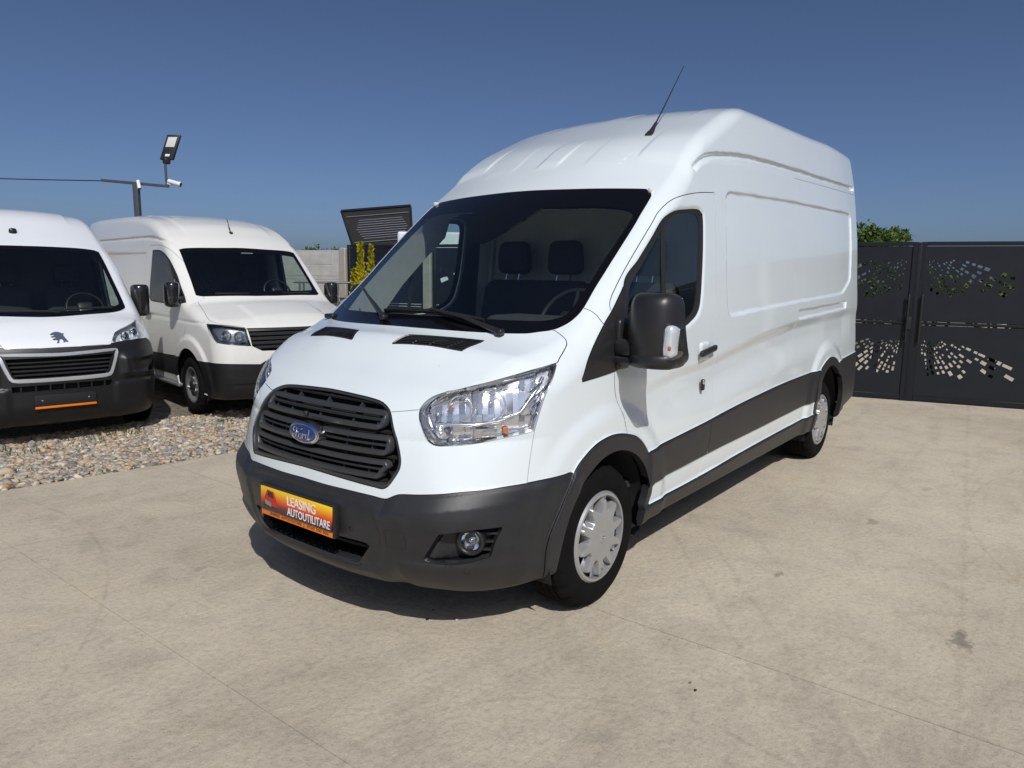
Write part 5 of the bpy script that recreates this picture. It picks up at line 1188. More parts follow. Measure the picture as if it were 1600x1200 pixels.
def lamp_unit(parent, P, N, tr, side, d, bowls, depth=.09, bez=None):
    sg = -1 if side == 'left' else 1; hl = bpy.data.objects.new('headlight', None); hl.empty_display_size = .1; link(hl, parent)
    panel_obj('lens', P, N, tr, M['lens'], hl, .003, 0, side); recess_obj('housing', P, N, tr, d, depth, bez or M['lamp_dark'], hl, side, .9)
    ax = Vector((-.96, -.2, .05)).normalized(); q = np.array(ax.to_track_quat('Z', 'Y').to_matrix())
    for (x, y, z, r) in bowls:
        V, Fq = lathe([(r*math.sqrt(t), -r*1.1*(1-t)) for t in np.linspace(.01, 1, 8)], 24, 'z'); V = V@q.T+np.array((x, y, z)); F2 = Fq
        if sg > 0: V = V*[1, -1, 1]; F2 = Fq[:, ::-1]
        rf = mesh_np('reflector', V, F2, M['chrome'], hl, True); blob('bulb', np.array((x+.02, y*(-sg) if False else (y if sg < 0 else -y), z)), (.016, .016, .016), .016, M['glassy'], rf, 4)
    return hl
M['lamp_dark'] = simple('dark_lamp_housing', (.22, .23, .25), .3, metal=.7, noise=.3, scale=30)
def build_van(name, shape, pose, h, outs, paint, label):
    P, Q, md = nets(shape, (-1.1, -1.12, .12), (5.12, 0, 2.72), h); P = relax(shape, P, Q, md, 2); P, N, T, L = panels(shape, P, Q, md, outs, h)
    on = {o.name: k for k, o in enumerate(outs)}; t = lambda *n: T[np.isin(L, [on[x] if x != 'body' else -1 for x in n])]
    root = empty(name, (pose[0], pose[1], pose[3]), pose[2], label, 'van', 'white vans parked on the gravel')
    panel_obj('body_shell', P, N, t('body'), paint, root); panel_obj('bonnet', P, N, t('hood'), paint, root)
    w = panel_obj('windscreen', P, N, t('clear'), M['glass'], root, 0, 0); panel_obj('black_glass_border', P, N, t('wind'), M['frit'], w, .001, .01)
    bp = panel_obj('front_bumper', P, N, t('bumper'), M['plastic2'], root, .002, .03)
    for side in ('left', 'right'):
        dr = panel_obj('front_door', P, N, t('door'), paint, root, both=side); panel_obj('window_pane', P, N, t('pane'), M['side_glass'], dr, 0, 0, side); panel_obj('window_seal', P, N, t('seal'), M['seal'], dr, 0, .01, side)
        panel_obj('door_lining', P, N, t('door'), M['dark_trim'], dr, 0, 0, side, -.04)
        if 'clad' in on: panel_obj('side_cladding', P, N, t('clad'), M['plastic2'], root, both=side)
        sg = -1 if side == 'left' else 1
        for x in (0, 3.64): wheel_well(root, x, .36, .44, sg*.95, sg*.55, M['black'])
    box_obj('floor_pan', (2.1, 0, .36), (5.2, 1.6, .12), M['black'], root)
    return root, P, N, t, bp
def circ_open(cx, r, cz=.36): return [(cx-r, .02)]+[(cx+r*math.cos(a), cz+r*math.sin(a)) for a in np.linspace(math.pi, 0, 15)]+[(cx+r, .02)]
def inset(poly, d):
    p = np.array(poly, float); c = p.mean(0); v = p-c; return (c+v*(1-d/np.linalg.norm(v, axis=1))[:, None]).tolist()
SC = lambda p: p[:, 1] < -.5
# --- cream-white van, left of the main van
CRAFTER = VanShape(
    Zt=Tab([-1.3,-1.0,-.9,-.75,-.5,-.2,-.10,-.04,.3,.8,1.0,1.3,1.7,2.2,3.0,4.2,5.3], [.88,1.04,1.095,1.16,1.245,1.33,1.358,1.39,1.67,2.07,2.19,2.32,2.42,2.475,2.51,2.52,2.49], .04, 1400),
    Xf=Tab([.15,.22,.30,.42,.55,.70,.85,.95,1.05,1.15,1.4,3.2], [-.78,-.86,-.93,-.955,-.96,-.96,-.95,-.935,-.90,-.78,-.45,2.9], .05),
    W0=Tab([.1,.3,.5,.8,1.1,1.4,1.7,2.0,2.2,2.4,2.6,3.2], [.92,.965,.99,1.0,.995,.97,.93,.89,.865,.83,.79,.66], .12),
    rx=[-1.0,-.5,-.2,.3,.9,1.8,5], rv=[.16,.13,.10,.09,.09,.09,.07], rab=.045, shz=[.2,.6,1.1], shv=[.20,.18,.20], misc=[0,0,.06,0,.07],
    kx=[-1,-.7,-.35,.2,.7,1.5,3,5], kv=[0,.08,.16,.17,.13,.1,.1,.1], tail=5.0, botx=[-1.1,-.6,0,4.2,5], botz=[.24,.24,.30,.30,.4], side=Map2(-1.2,5.2,.1,2.9,.01), front=None, top=Map2(-1.2,5.2,0,1.2,.01))
X_, Z_ = np.meshgrid(CRAFTER.side.uu, CRAFTER.side.vv, indexing='ij'); rr_ = np.hypot(X_+.05, Z_-.36)
CRAFTER.side.a += .025*sstep((.60-rr_)/.07)*(Z_ > .2)
CRAFTER.side.pocket(np.array([(1.72,1.93),(4.7,1.95),(4.75,1.30),(1.70,1.26)]), -.015, .04); CRAFTER.side.ridge(np.array([(.9,2.06),(1.4,2.12),(2.0,2.14),(4.95,2.13)]), -.02, .03)
CRAFTER.side.ridge(np.array([(-.5,1.112),(1.6,1.118),(4.9,1.13)]), -.012, .02)
X_, Y_ = np.meshgrid(CRAFTER.top.uu, CRAFTER.top.vv, indexing='ij'); CRAFTER.top.a += .012*sstep((.62-Y_)/.06)*sstep((X_-1.0)/.3)+.012*sstep((.50-Y_)/.08)*sstep((-.15-X_)/.1)
VW_WIND = [(-.02,.06,1.40),(-.017,-.147,1.401),(.05,-.5,1.398),(.12,-.76,1.40),(.16,-.815,1.412),(.35,-.80,1.58),(.78,-.775,1.975),(.775,-.70,2.0),(.722,-.318,2.007),(.715,.06,2.012)]
VW_CLEAR = [(.055,.06,1.455),(.12,-.5,1.455),(.19,-.72,1.46),(.25,-.755,1.49),(.70,-.73,1.91),(.69,-.66,1.935),(.64,-.3,1.945),(.635,.06,1.945)]
VW_GLASS = [(1.44,1.965),(1.104,1.955),(.80,1.86),(.519,1.667),(.324,1.494),(.135,1.326),(.328,1.301),(1.338,1.305),(1.43,1.35)]
vw_outs = [Outline('open_f', sd_, circ_open(-.03, .43), SC), Outline('open_r', sd_, circ_open(3.64, .43), SC),
    Outline('clear', (-.62,0,.78), VW_CLEAR, lambda p: p[:, 2] > 1.3), Outline('wind', (-.62,0,.78), VW_WIND, lambda p: (p[:, 2] > 1.3) & (p[:, 0] < 1.4)),
    Outline('lamp', (-.7,-.7,.1), [(-.483,-.944,1.107),(-.70,-.80,1.10),(-.82,-.622,1.068),(-.895,-.603,.865),(-.80,-.80,.885),(-.724,-.922,.906),(-.664,-.948,.958)], lambda p: (p[:, 0] < -.2) & (p[:, 1] < -.4), corner=30),
    Outline('grille', (-1,0,0), [(.06,1.062),(-.616,1.066),(-.59,.866),(-.485,.809),(.06,.80)], lambda p: p[:, 0] < -.4, corner=20),
    Outline('bumper', (-.7,-.7,0), [(-.94,.06,.70),(-.936,-.43,.703),(-.925,-.514,.653),(-.838,-.83,.670),(-.45,-.97,.673),(-.2,-.98,.67),(-.2,-.98,.05),(-.94,.06,.05)], lambda p: p[:, 0] < 0, corner=25),
    Outline('pane', sd_, inset(VW_GLASS, .025), SC), Outline('seal', sd_, VW_GLASS, SC),
    Outline('clad', sd_, [(.25,.667),(1.40,.633),(3.3,.62),(3.3,.40),(1.367,.40),(.25,.411)], SC),
    Outline('door', sd_, [(1.56,2.03),(1.1,2.02),(.80,1.945),(.50,1.73),(.25,1.50),(.05,1.33),(.02,1.1),(.15,.90),(.38,.66),(.42,.40),(1.53,.38),(1.55,1.1)], SC, corner=50),
    Outline('hood', (-.4,-.25,.88), [(-.92,.06,1.03),(-.9,-.6,1.03),(-.82,-.622,1.068),(-.641,-.85,1.108),(-.483,-.90,1.13),(-.225,-.875,1.25),(.12,-.83,1.385),(.12,-.76,1.40),(.05,-.5,1.398),(-.017,-.147,1.401),(-.02,.06,1.40)], lambda p: (p[:, 0] < .3) & (p[:, 2] > .95), corner=40)]
vw, Pv, Nv, tv, bv = build_van('panel_van', CRAFTER, (2.516, 5.501, R(80.63), -.136), .024, vw_outs, M['cream'], 'cream-white panel van with plain steel wheels and slim black grille, between the other two')
lamp_unit(vw, Pv, Nv, tv('lamp'), 'left', (-.85, -.5, 0), [(-.80, -.70, .975, .055), (-.74, -.82, .985, .055)]); lamp_unit(vw, Pv, Nv, tv('lamp'), 'right', (-.85, -.5, 0), [(-.80, -.70, .975, .055), (-.74, -.82, .985, .055)])
vg = recess_obj('grille', Pv, Nv, tv('grille'), (-1, 0, 0), .07, M['black'], vw, True, .98)
for k, (zz, hw) in enumerate(((1.0, .60), (.95, .595), (.90, .585), (.85, .55))):
    ys = np.linspace(-hw, hw, 20); strip('grille_slat', np.stack([ys, np.full(20, zz)], 1), [(-.014, .004), (.010, -.002), (.014, .03), (-.012, .04)], vg, M['grille'], False, 0, CRAFTER)
ys = np.linspace(-.61, .61, 20); strip('grille_trim', np.stack([ys, np.full(20, 1.048)], 1), [(-.016, .0), (.010, -.004), (.012, .02), (-.016, .02)], vg, M['satin_chrome'], False, 0, CRAFTER)
V, Fq = lathe([(.001, -.02), (.07, -.02), (.078, -.012), (.078, .04)], 36, 'x'); V = V+np.array([float(xsurf([0.], [.93], CRAFTER)[0]), 0, .93]); mesh_np('round_badge', V, Fq[:, ::-1], M['satin_chrome'], vg, True)
for sg in (-1, 1):
    wheel('wheel', vw, (0, sg*.865, .345), sg > 0, 'steel'); wheel('wheel', vw, (3.64, sg*.865, .345), sg > 0, 'steel'); mirror_simple(vw, .23, sg, 1.06, 1.42, True, .085, .15)
    box_obj('side_step', (.95, sg*.985, .30), (1.2, .07, .03), M['steel'], vw, None, .008)
    for zz in (.40, .50, .58):
        ys = np.linspace(sg*.35, sg*.80, 10); strip('intake_slat', np.stack([ys, np.full(10, zz)], 1), [(-.02, .0), (.016, -.006), (.018, .03), (-.02, .03)], bv, M['satin_black'], False, 0, CRAFTER)
    blob('door_handle', (1.40, sg*1.015, 1.137), (.10, .016, .018), .014, M['satin_black'], vw, 6)
ys = np.linspace(-.86, .86, 30); strip('bumper_step', np.stack([ys, np.full(30, .45)], 1), [(-.012, -.01), (.012, -.012), (.014, .02), (-.014, .02)], bv, M['plastic2'], False, 0, CRAFTER)
blob('aerial_base', (1.06, 0, 2.215), (.05, .02, .02), .016, M['satin_black'], vw, 5); tube_obj('aerial', [(1.05, 0, 2.22), (1.17, .0, 2.42)], [.007, .004], M['satin_black'], vw, 6)
van_cabin(vw, .05, 1.40, 1.55)
for sg in (1, -1): tube_obj('wiper', [(.04, .1*sg+.1, 1.43), (.06, .62*sg, 1.435)], .010, M['satin_black'], vw, 6)
box_obj('screen_sticker', (.645, -.04, 1.945), (.02, .16, .012), M['letter'], vw, Matrix.Rotation(R(-40), 3, 'Y'))
# --- white van at the left edge
BOXER = VanShape(
    Zt=Tab([-1.3,-1.0,-.9,-.8,-.6,-.42,-.36,-.30,.1,.55,.75,1.0,1.35,1.8,2.4,3.5,5.3], [.80,.97,1.06,1.13,1.225,1.295,1.32,1.36,1.69,2.06,2.19,2.31,2.40,2.455,2.48,2.495,2.47], .04, 1400),
    Xf=Tab([.15,.22,.30,.42,.55,.70,.85,.95,1.05,1.15,1.4,3.2], [-.76,-.85,-.93,-.965,-.965,-.96,-.955,-.935,-.885,-.76,-.45,2.9], .05),
    W0=Tab([.1,.3,.5,.8,1.1,1.4,1.7,2.0,2.2,2.4,2.6,3.2], [.92,.96,.98,.99,.985,.955,.915,.885,.86,.82,.78,.66], .12),
    rx=[-1.0,-.5,-.2,.3,.9,1.8,5], rv=[.22,.17,.12,.10,.10,.09,.07], rab=.06, shz=[.2,.6,1.1], shv=[.30,.26,.30], misc=[0,0,.07,0,.10],
    kx=[-1,-.7,-.35,.2,.7,1.5,3,5], kv=[0,.1,.19,.18,.13,.1,.1,.1], tail=5.0, botx=[-1.1,-.6,0,4.2,5], botz=[.22,.22,.27,.27,.4], side=None, front=Map2(0,1.2,.1,1.4,.008), top=Map2(-1.2,5.2,0,1.2,.01))
Y_, Z_ = np.meshgrid(BOXER.front.uu, BOXER.front.vv, indexing='ij')
BOXER.front.a += .05*sstep((Y_-.50)/.10)*sstep((.93-Z_)/.10)*sstep((Z_-.62)/.08)-.03*sstep((Y_-.62)/.06)*sstep((.86-Z_)/.06)*sstep((Z_-.66)/.06)
BOXER.front.a += .022*sstep((.62-Z_)/.03)*sstep((Y_-.42)/.08)
X_, Y_ = np.meshgrid(BOXER.top.uu, BOXER.top.vv, indexing='ij'); BOXER.top.a += .018*sstep((.60-Y_)/.05)*sstep((X_-.75)/.25)
PG_WIND = [(-.49,.06,1.268),(-.483,-.1,1.269),(-.423,-.333,1.279),(-.30,-.62,1.29),(-.19,-.775,1.325),(-.13,-.80,1.35),(.245,-.77,1.675),(.62,-.745,1.955),(.63,-.69,1.98),(.57,-.30,1.998),(.555,.06,2.0)]
PG_CLEAR = [(-.40,.06,1.335),(-.35,-.33,1.34),(-.23,-.62,1.345),(-.13,-.735,1.37),(-.07,-.75,1.41),(.26,-.725,1.67),(.555,-.70,1.90),(.55,-.64,1.925),(.50,-.3,1.94),(.49,.06,1.942)]
PG_GLASS = [(1.2,1.90),(.95,1.90),(.75,1.84),(.45,1.60),(.2,1.41),(.14,1.28),(1.2,1.28)]
pg_outs = [Outline('open_f', sd_, circ_open(0, .43), SC), Outline('open_r', sd_, circ_open(3.64, .43), SC),
    Outline('clear', (-.62,0,.78), PG_CLEAR, lambda p: p[:, 2] > 1.2), Outline('wind', (-.62,0,.78), PG_WIND, lambda p: (p[:, 2] > 1.2) & (p[:, 0] < 1.2)),
    Outline('lamp', (-.7,-.6,.4), [(-.862,-.468,1.011),(-.80,-.50,1.06),(-.727,-.547,1.109),(-.56,-.72,1.165),(-.401,-.837,1.204),(-.45,-.86,1.15),(-.557,-.88,1.09),(-.70,-.83,1.03),(-.799,-.637,1.018)], lambda p: (p[:, 0] < -.2) & (p[:, 1] < -.3), corner=32),
    Outline('grille', (-1,0,0), [(.06,.898),(-.464,.898),(-.414,.733),(-.385,.705),(.06,.700)], lambda p: p[:, 0] < -.4, corner=25),
    Outline('slots', (-1,0,0), [(.06,.635),(-.432,.632),(-.428,.575),(.06,.575)], lambda p: p[:, 0] < -.4, corner=25), Outline('fogcut', (-.75,-.66,0), [(-.60,-.90,.80),(-.74,-.84,.74),(-.80,-.77,.69),(-.70,-.87,.67),(-.60,-.91,.69)], lambda p: (p[:, 0] < -.3) & (p[:, 1] < -.4), corner=30),
    Outline('bumper', (-.7,-.7,0), [(-.916,.06,.991),(-.878,-.44,.991),(-.862,-.468,1.005),(-.799,-.637,1.018),(-.70,-.83,1.03),(-.60,-.90,.99),(-.48,-.94,.86),(-.42,-.96,.70),(-.3,-.98,.60),(-.2,-.98,.05),(-.9,.06,.05)], lambda p: p[:, 0] < 0, corner=40),
    Outline('pane', sd_, inset(PG_GLASS, .03), SC), Outline('seal', sd_, PG_GLASS, SC),
    Outline('door', sd_, [(1.28,1.97),(.9,1.97),(.65,1.86),(.40,1.66),(.10,1.42),(.05,1.2),(.15,.9),(.42,.6),(.44,.4),(1.28,.38)], SC, corner=50),
    Outline('hood', (-.4,-.25,.88), [(-.93,.06,.97),(-.878,-.451,.985),(-.862,-.468,1.011),(-.80,-.50,1.06),(-.727,-.547,1.109),(-.56,-.72,1.165),(-.401,-.825,1.204),(-.27,-.83,1.26),(-.19,-.79,1.315),(-.30,-.62,1.29),(-.423,-.333,1.279),(-.483,-.1,1.269),(-.49,.06,1.268)], lambda p: (p[:, 0] < .1) & (p[:, 2] > .9), corner=40)]
pg, Pp, Np, tp, bpp = build_van('delivery_van', BOXER, (.150, 6.110, R(80.06), -.182), .022, pg_outs, M['paint2'], 'white van with chrome-framed grille and black bumper, at the left edge')
for s_ in ('left', 'right'): lamp_unit(pg, Pp, Np, tp('lamp'), s_, (-.85, -.4, .35), [(-.72, -.63, 1.06, .045), (-.62, -.74, 1.09, .045)], .08, M['lamp_chrome']); recess_obj('fog_recess', Pp, Np, tp('fogcut'), (-.8, -.6, 0), .05, M['black'], bpp, s_, .8)
gg = recess_obj('grille', Pp, Np, tp('grille'), (-1, 0, 0), .08, M['black'], pg, True, .98); recess_obj('lower_slots', Pp, Np, tp('slots'), (-1, 0, 0), .05, M['black'], bpp, True, .98)
frame = curve(np.array([(0,.945),(.25,.953),(.500,.958),(.522,.945),(.525,.91),(.455,.70),(.43,.672),(.38,.660),(0,.655),(-.38,.660),(-.43,.672),(-.455,.70),(-.525,.91),(-.522,.945),(-.50,.958),(-.25,.953)])[::-1], .03, True, 60)
fr_o = strip('grille_frame', frame, [(.0, .006), (.010, -.008), (.036, -.010), (.046, .004), (.040, .04), (.004, .03)], gg, M['bright_trim'], True, 0, BOXER)
for zz in (.735, .775, .815, .855):
    hw = .405+(zz-.735)*.35; ys = np.linspace(-hw, hw, 18); strip('grille_slat', np.stack([ys, np.full(18, zz)], 1), [(-.006, .03), (.006, .026), (.008, .06), (-.008, .06)], gg, M['grille'], False, 0, BOXER)
for k in range(7):
    yy = -.36+.12*k; box_obj('slot_bar', (float(xsurf([yy], [.6], BOXER)[0])+.025, yy, .605), (.04, .014, .062), M['plastic2'], bpp)
LION = [(-30,24),(-18,30),(-6,34),(8,33),(18,29),(24,22),(30,26),(34,20),(27,16),(30,8),(34,-4),(40,-16),(44,-26),(36,-27),(30,-22),(26,-27),(18,-28),(21,-20),(17,-12),(10,-8),(3,-12),(0,-20),(-2,-30),(-14,-31),(-12,-26),(-7,-22),(-8,-14),(-14,-12),(-24,-14),(-30,-10),(-22,-4),(-12,-1),(-16,4),(-28,2),(-36,6),(-26,10),(-16,11),(-20,17),(-30,16),(-36,20)]
bm = bmesh.new(); cz_ = 1.082; ox = float(xsurf([0.], [cz_], BOXER)[0]); A_ = []; B_ = []
for a, b in LION:
    z_ = cz_+b*.00155; y_ = -a*.00175; xx = float(xsurf([y_], [z_], BOXER)[0]); A_.append(bm.verts.new((xx-.008, y_, z_))); B_.append(bm.verts.new((xx+.004, y_, z_)))
bm.faces.new(A_); bm.faces.new(B_[::-1])
for i in range(len(A_)): j = (i+1) % len(A_); bm.faces.new((A_[i], A_[j], B_[j], B_[i]))
bm_obj('bonnet_badge', bm, simple('blue_grey_chrome', (.24, .28, .38), .25, metal=.7), pg)
hx = float(xsurf([0.], [.47], BOXER)[0])
ph = box_obj('plate_holder', (hx-.012, 0, .475), (.018, .53, .125), M['satin_black'], pg, None, .004); box_obj('plate_strip', (hx-.018, 0, .418), (.012, .53, .022), M['orange'], pg, None, .004)
box_obj('plate_back', (hx-.020, 0, .485), (.006, .50, .085), M['black'], ph, None, .002)
for yy in (-.2, .2): blob('plate_screw', (hx-.024, yy, .485), (.003, .008, .008), .003, M['steel'], ph, 3)
for sg in (-1, 1):
    wheel('wheel', pg, (0, sg*.865, .345), sg > 0, 'steel'); wheel('wheel', pg, (3.64, sg*.865, .345), sg > 0, 'steel'); mirror_simple(pg, .14, sg, 1.05, 1.40, False, .095, .185)
blob('roof_mark', (.845, .06, 2.160), (.03, .040, .045), .028, M['gloss_black'], pg, 6)
van_cabin(pg, -.42, 1.29, 1.12)
for a, b in (((-.40, .55, 1.335), (-.44, -.10, 1.315)), ((-.43, .05, 1.322), (-.28, -.62, 1.345))): tube_obj('wiper', [a, ((a[0]+b[0])/2-.02, (a[1]+b[1])/2, (a[2]+b[2])/2+.01), b], .011, M['satin_black'], pg, 6)
# ------------------------------------------------------------------ lamp post with cameras, tower sign, rack, shrub, trees, background
M['pole'] = simple('dark_grey_pole', (.055, .06, .07), .45, noise=.08); M['cam_white'] = simple('camera_white', (.75, .75, .74), .4)
M['led'] = simple('led_panel', (.62, .62, .55), .3, coat=1)
lp = empty('lamp_post', (3.97, 11.86, -.16), 0, 'dark steel lamp post with LED head and cross arm behind the parked vans', 'lamp post')
def L_(p): return (p[0]-3.97, p[1]-11.86, p[2]+.16)
box_obj('pole', L_((3.97, 11.86, 1.52)), (.10, .10, 3.36), M['pole'], lp, Matrix.Rotation(R(-53), 3, 'Z'), .008)
def beam(name, a, b, w, h, mat, parent):
    a, b = Vector(a), Vector(b); d = b-a; rot = d.to_track_quat('X', 'Z').to_matrix(); return box_obj(name, tuple((a+b)/2), (d.length, w, h), mat, parent, rot, .004, 1)
beam('cross_arm', L_((3.60, 12.46, 3.26)), L_((4.38, 11.42, 3.16)), .05, .05, M['pole'], lp)
tube_obj('head_bracket', [L_((4.37, 11.47, 3.17)), L_((4.38, 11.50, 3.66))], .022, M['pole'], lp)
hc = Vector(L_((4.49, 11.47, 3.90))); hr = Vector((.62, -.79, 0)); hu = (Vector(L_((4.56, 11.44, 4.12)))-Vector(L_((4.43, 11.50, 3.69)))).normalized(); hn = hr.cross(hu).normalized()
if hn.dot(Vector((-2.9, -2.7, 1.6))-Vector((4.5, 11.5, 3.9))) < 0: hn = -hn
HM_ = Matrix((hr, hu, hr.cross(hu).normalized())).transposed(); sgn_ = 1 if hr.cross(hu).dot(hn) > 0 else -1
led = box_obj('lamp_head', tuple(hc), (.25, .50, .07), M['satin_black'], lp, HM_, .015)
box_obj('led_window', tuple(hc+hu*.10+hn*.034), (.17, .20, .012), M['led'], led, HM_, .003); box_obj('led_label', tuple(hc-hu*.165+hn*.034), (.085, .045, .006), M['cam_white'], led, HM_, .002)
blob('lamp_clamp', tuple(hc-hu*.27), (.06, .06, .06), .03, M['satin_black'], led, 5)
def camera_unit(base, aim, label):
    b_ = Vector(base); a_ = Vector(aim).normalized(); r_ = empty('security_camera', tuple(b_), 0, label, 'camera', 'white security cameras on the lamp post')
    q = np.array(a_.to_track_quat('Z', 'Y').to_matrix()); V, Fq = lathe([(.001, -.10), (.040, -.10), (.045, -.09), (.045, .10), (.050, .11), (.050, .15), (.042, .15)], 24, 'z'); mesh_np('housing', V@q.T, Fq, M['cam_white'], r_, True)
    V, Fq = lathe([(.001, .135), (.043, .135)], 20, 'z'); mesh_np('lens', V@q.T, Fq, M['gloss_black'], r_, True); tube_obj('bracket', [(0, 0, 0), tuple(-a_*.05+Vector((0, 0, -.05))), tuple(-a_*.12+Vector((0, 0, -.05)))], .022, M['cam_white'], r_, 8)
camera_unit((4.43, 11.33, 3.23), (.62, -.85, -.28), 'white bullet camera at the lit end of the lamp post arm'); camera_unit((3.99, 11.80, 3.19), (-.1, -.5, -1), 'white camera hanging at the top of the lamp post pole'); bpy.data.objects['security_camera.001'].scale = (.72, .72, .72)
cb = [(3.60, 12.46, 3.25)]+[(3.60-.0+(2.4-3.6)*t*4, 12.46+(14.0-12.46)*t*4, 3.25+.10*t*4-.12*math.sin(math.pi*t)) for t in np.linspace(.08, 1, 14)]
tag(tube_obj('overhead_cable', cb, .010, M['satin_black'], None, 5), 'thin black cable running left from the lamp post arm', 'cable')
# dark slatted sign tower beside the fence
tw = empty('sign_tower', (10.2, 12.1, -.16), 0, 'black tilted sign box with pale louvre rows above the fence', 'sign')
CP_ = Vector((-2.8988, -2.6804, 1.5915)); A, B, C_, D = [CP_+(Vector(q)-CP_)*1.38 for q in ((6.25, 8.59, 2.72), (7.07, 7.56, 2.84), (7.02, 7.46, 2.10), (6.32, 8.33, 1.99))]   # stands on a yard farther back
def W_(p): return Vector(p)-Vector((10.2, 12.1, -.16))
fu = (B-A).normalized(); fv = ((C_+D)/2-(A+B)/2).normalized(); fn = fu.cross(fv).normalized()
if fn.dot(Vector((-2.9, -2.68, 1.6))-A) < 0: fn = -fn
bm = bmesh.new(); fr = [bm.verts.new(W_(p)) for p in (A, B, C_, D)]; bk = [bm.verts.new(W_(p)-fn*.25) for p in (A, B, C_, D)]
bm.faces.new(fr); bm.faces.new(bk[::-1])
for i in range(4): bm.faces.new((fr[i], bk[i], bk[(i+1) % 4], fr[(i+1) % 4]))
bm_obj('sign_box', bm, M['black'], tw)
def fp(s, t, o=.0): a = A+(B-A)*s; b_ = D+(C_-D)*s; return W_(a+(b_-a)*t+fn*o)
for (t, w) in ((.17, .022), (.83, .026), (.97, .016)): tube_obj('sign_rail', [fp(.05, t, .012), fp(.97, t, .012)], w*.6, M['steel'], tw, 6)
for (s0, t0, s1, t1) in ((0, 0, 1, 0), (0, 0, 0, 1), (1, 0, 1, 1), (0, 1, 1, 1)): beam('sign_edge', fp(s0, t0, .02), fp(s1, t1, .02), .03, .05, M['anthracite2'], tw)
M['bulb'] = simple('louvre_grey', (.24, .25, .30), .4)
for r in range(9):
    t = .28+.058*r; e = abs(r-4)*.018; tube_obj('louvre', [fp(.14+e, t, .008), fp(.94-e, t, .008)], .0085, M['bulb'], tw, 5)
for s in (.15, .85):
    q = fp(s, .9)-fn*.15; box_obj('tower_leg', (q[0], q[1], q[2]/2), (.12, .12, q[2]), M['anthracite2'], tw, None, .006)
q0, q1 = fp(.08, .99)-fn*.12, fp(.95, .99)-fn*.12; beam('tower_skirt', (q0[0], q0[1], q0[2]-.22), (q1[0], q1[1], q1[2]-.22), .12, .42, M['black'], tw)
# steel rack in front of the concrete wall
rk = empty('steel_rack', (5.1, 7.55, -.16), R(-52), 'low steel rack standing in front of the concrete wall', 'rack')
for (a, b_) in (((-.6, 0, 1.55), (.5, 0, 1.55)), ((-.6, .25, 1.55), (.5, .25, 1.55)), ((-.6, 0, 1.30), (.5, 0, 1.30)), ((-.6, 0, 1.0), (.5, 0, 1.0)), ((-.5, 0, 0), (-.5, 0, 1.55)), ((.12, 0, 0), (.16, 0, 1.55)), ((.42, .0, 0), (.42, 0, 1.55)), ((-.5, .25, 0), (-.5, .25, 1.55)), ((.42, .25, 0), (.42, .25, 1.55))):
    tube_obj('rack_tube', [a, b_], .018, M['steel'], rk, 8)
# golden conifer
def leafy(name, parent, pts, size, mat, up=.3, thin=1.0):
    V = []; Fa = []
    for p in pts:
        s = size*nrs.uniform(.6, 1.3); d = nrs.normal(size=3); d /= np.linalg.norm(d); d[2] += up; d /= np.linalg.norm(d); e = np.cross(d, nrs.normal(size=3)); e /= np.linalg.norm(e); i = len(V); q = np.array(p)
        V += [q-e*s*.35*thin, q+d*s*.5-e*s*.30*thin, q+d*s, q+d*s*.5+e*s*.30*thin, q+e*s*.35*thin*.3]; Fa += [(i, i+1, i+2, i+3, i+4)]
    return mesh_np(name, V, Fa, mat, parent)
def leaf_mat(name, c0, c1, c2):
    m, n, b, o = mat_new(name); L = n.links.new; tc = node(n, 'ShaderNodeTexCoord'); t = node(n, 'ShaderNodeTexNoise', Scale=5.0, Detail=5.0); L(tc.outputs['Object'], t.inputs['Vector'])
    L(ramp(n, t.outputs['Fac'], [(.3, c0), (.5, c1), (.7, c2)]), b.inputs['Base Color']); b.inputs['Roughness'].default_value = .6
    tl = n.nodes.new('ShaderNodeBsdfTranslucent'); L(ramp(n, t.outputs['Fac'], [(.3, c0), (.7, c2)]), tl.inputs[0]); mx = n.nodes.new('ShaderNodeMixShader'); mx.inputs[0].default_value = .35; L(b.outputs[0], mx.inputs[1]); L(tl.outputs[0], mx.inputs[2]); L(mx.outputs[0], o.inputs[0]); return m
M['gold'] = leaf_mat('golden_conifer', (.24, .24, .010), (.52, .46, .014), (.72, .60, .02)); M['leaf'] = leaf_mat('tree_leaf', (.035, .075, .012), (.075, .14, .022), (.13, .20, .035)); M['yleaf'] = leaf_mat('yellow_green_leaf', (.05, .09, .012), (.11, .17, .02), (.20, .27, .03)); M['bark'] = simple('bark', (.09, .065, .045), .9, noise=.3, scale=12, bump=.6, bscale=60)
cf = empty('golden_conifer', (5.33, 6.98, -.16), 0, 'small golden yellow conifer with two pointed tips beside the metal fence', 'conifer'); tube_obj('trunk', [(0, 0, 0), (0, 0, 1.2)], [.035, .02], M['bark'], cf)
pts = []
for (ox, oy, top, w, n_) in ((0, 0, 2.20, .21, 4200), (.11, -.14, 2.16, .12, 1900), (-.07, .09, 1.75, .20, 2600)):
    for _ in range(n_):
        t = nrs.rand()**.8; z = .15+(top-.15)*t; r = w*(1-t)**.62*(.75+.35*math.sin(9*z+ox*30))*math.sqrt(nrs.rand()*.6+.4); a = nrs.uniform(0, 6.28); pts.append((ox+r*math.cos(a), oy+r*math.sin(a), z))
leafy('crown', cf, pts, .060, M['gold'], 1.2, .9)
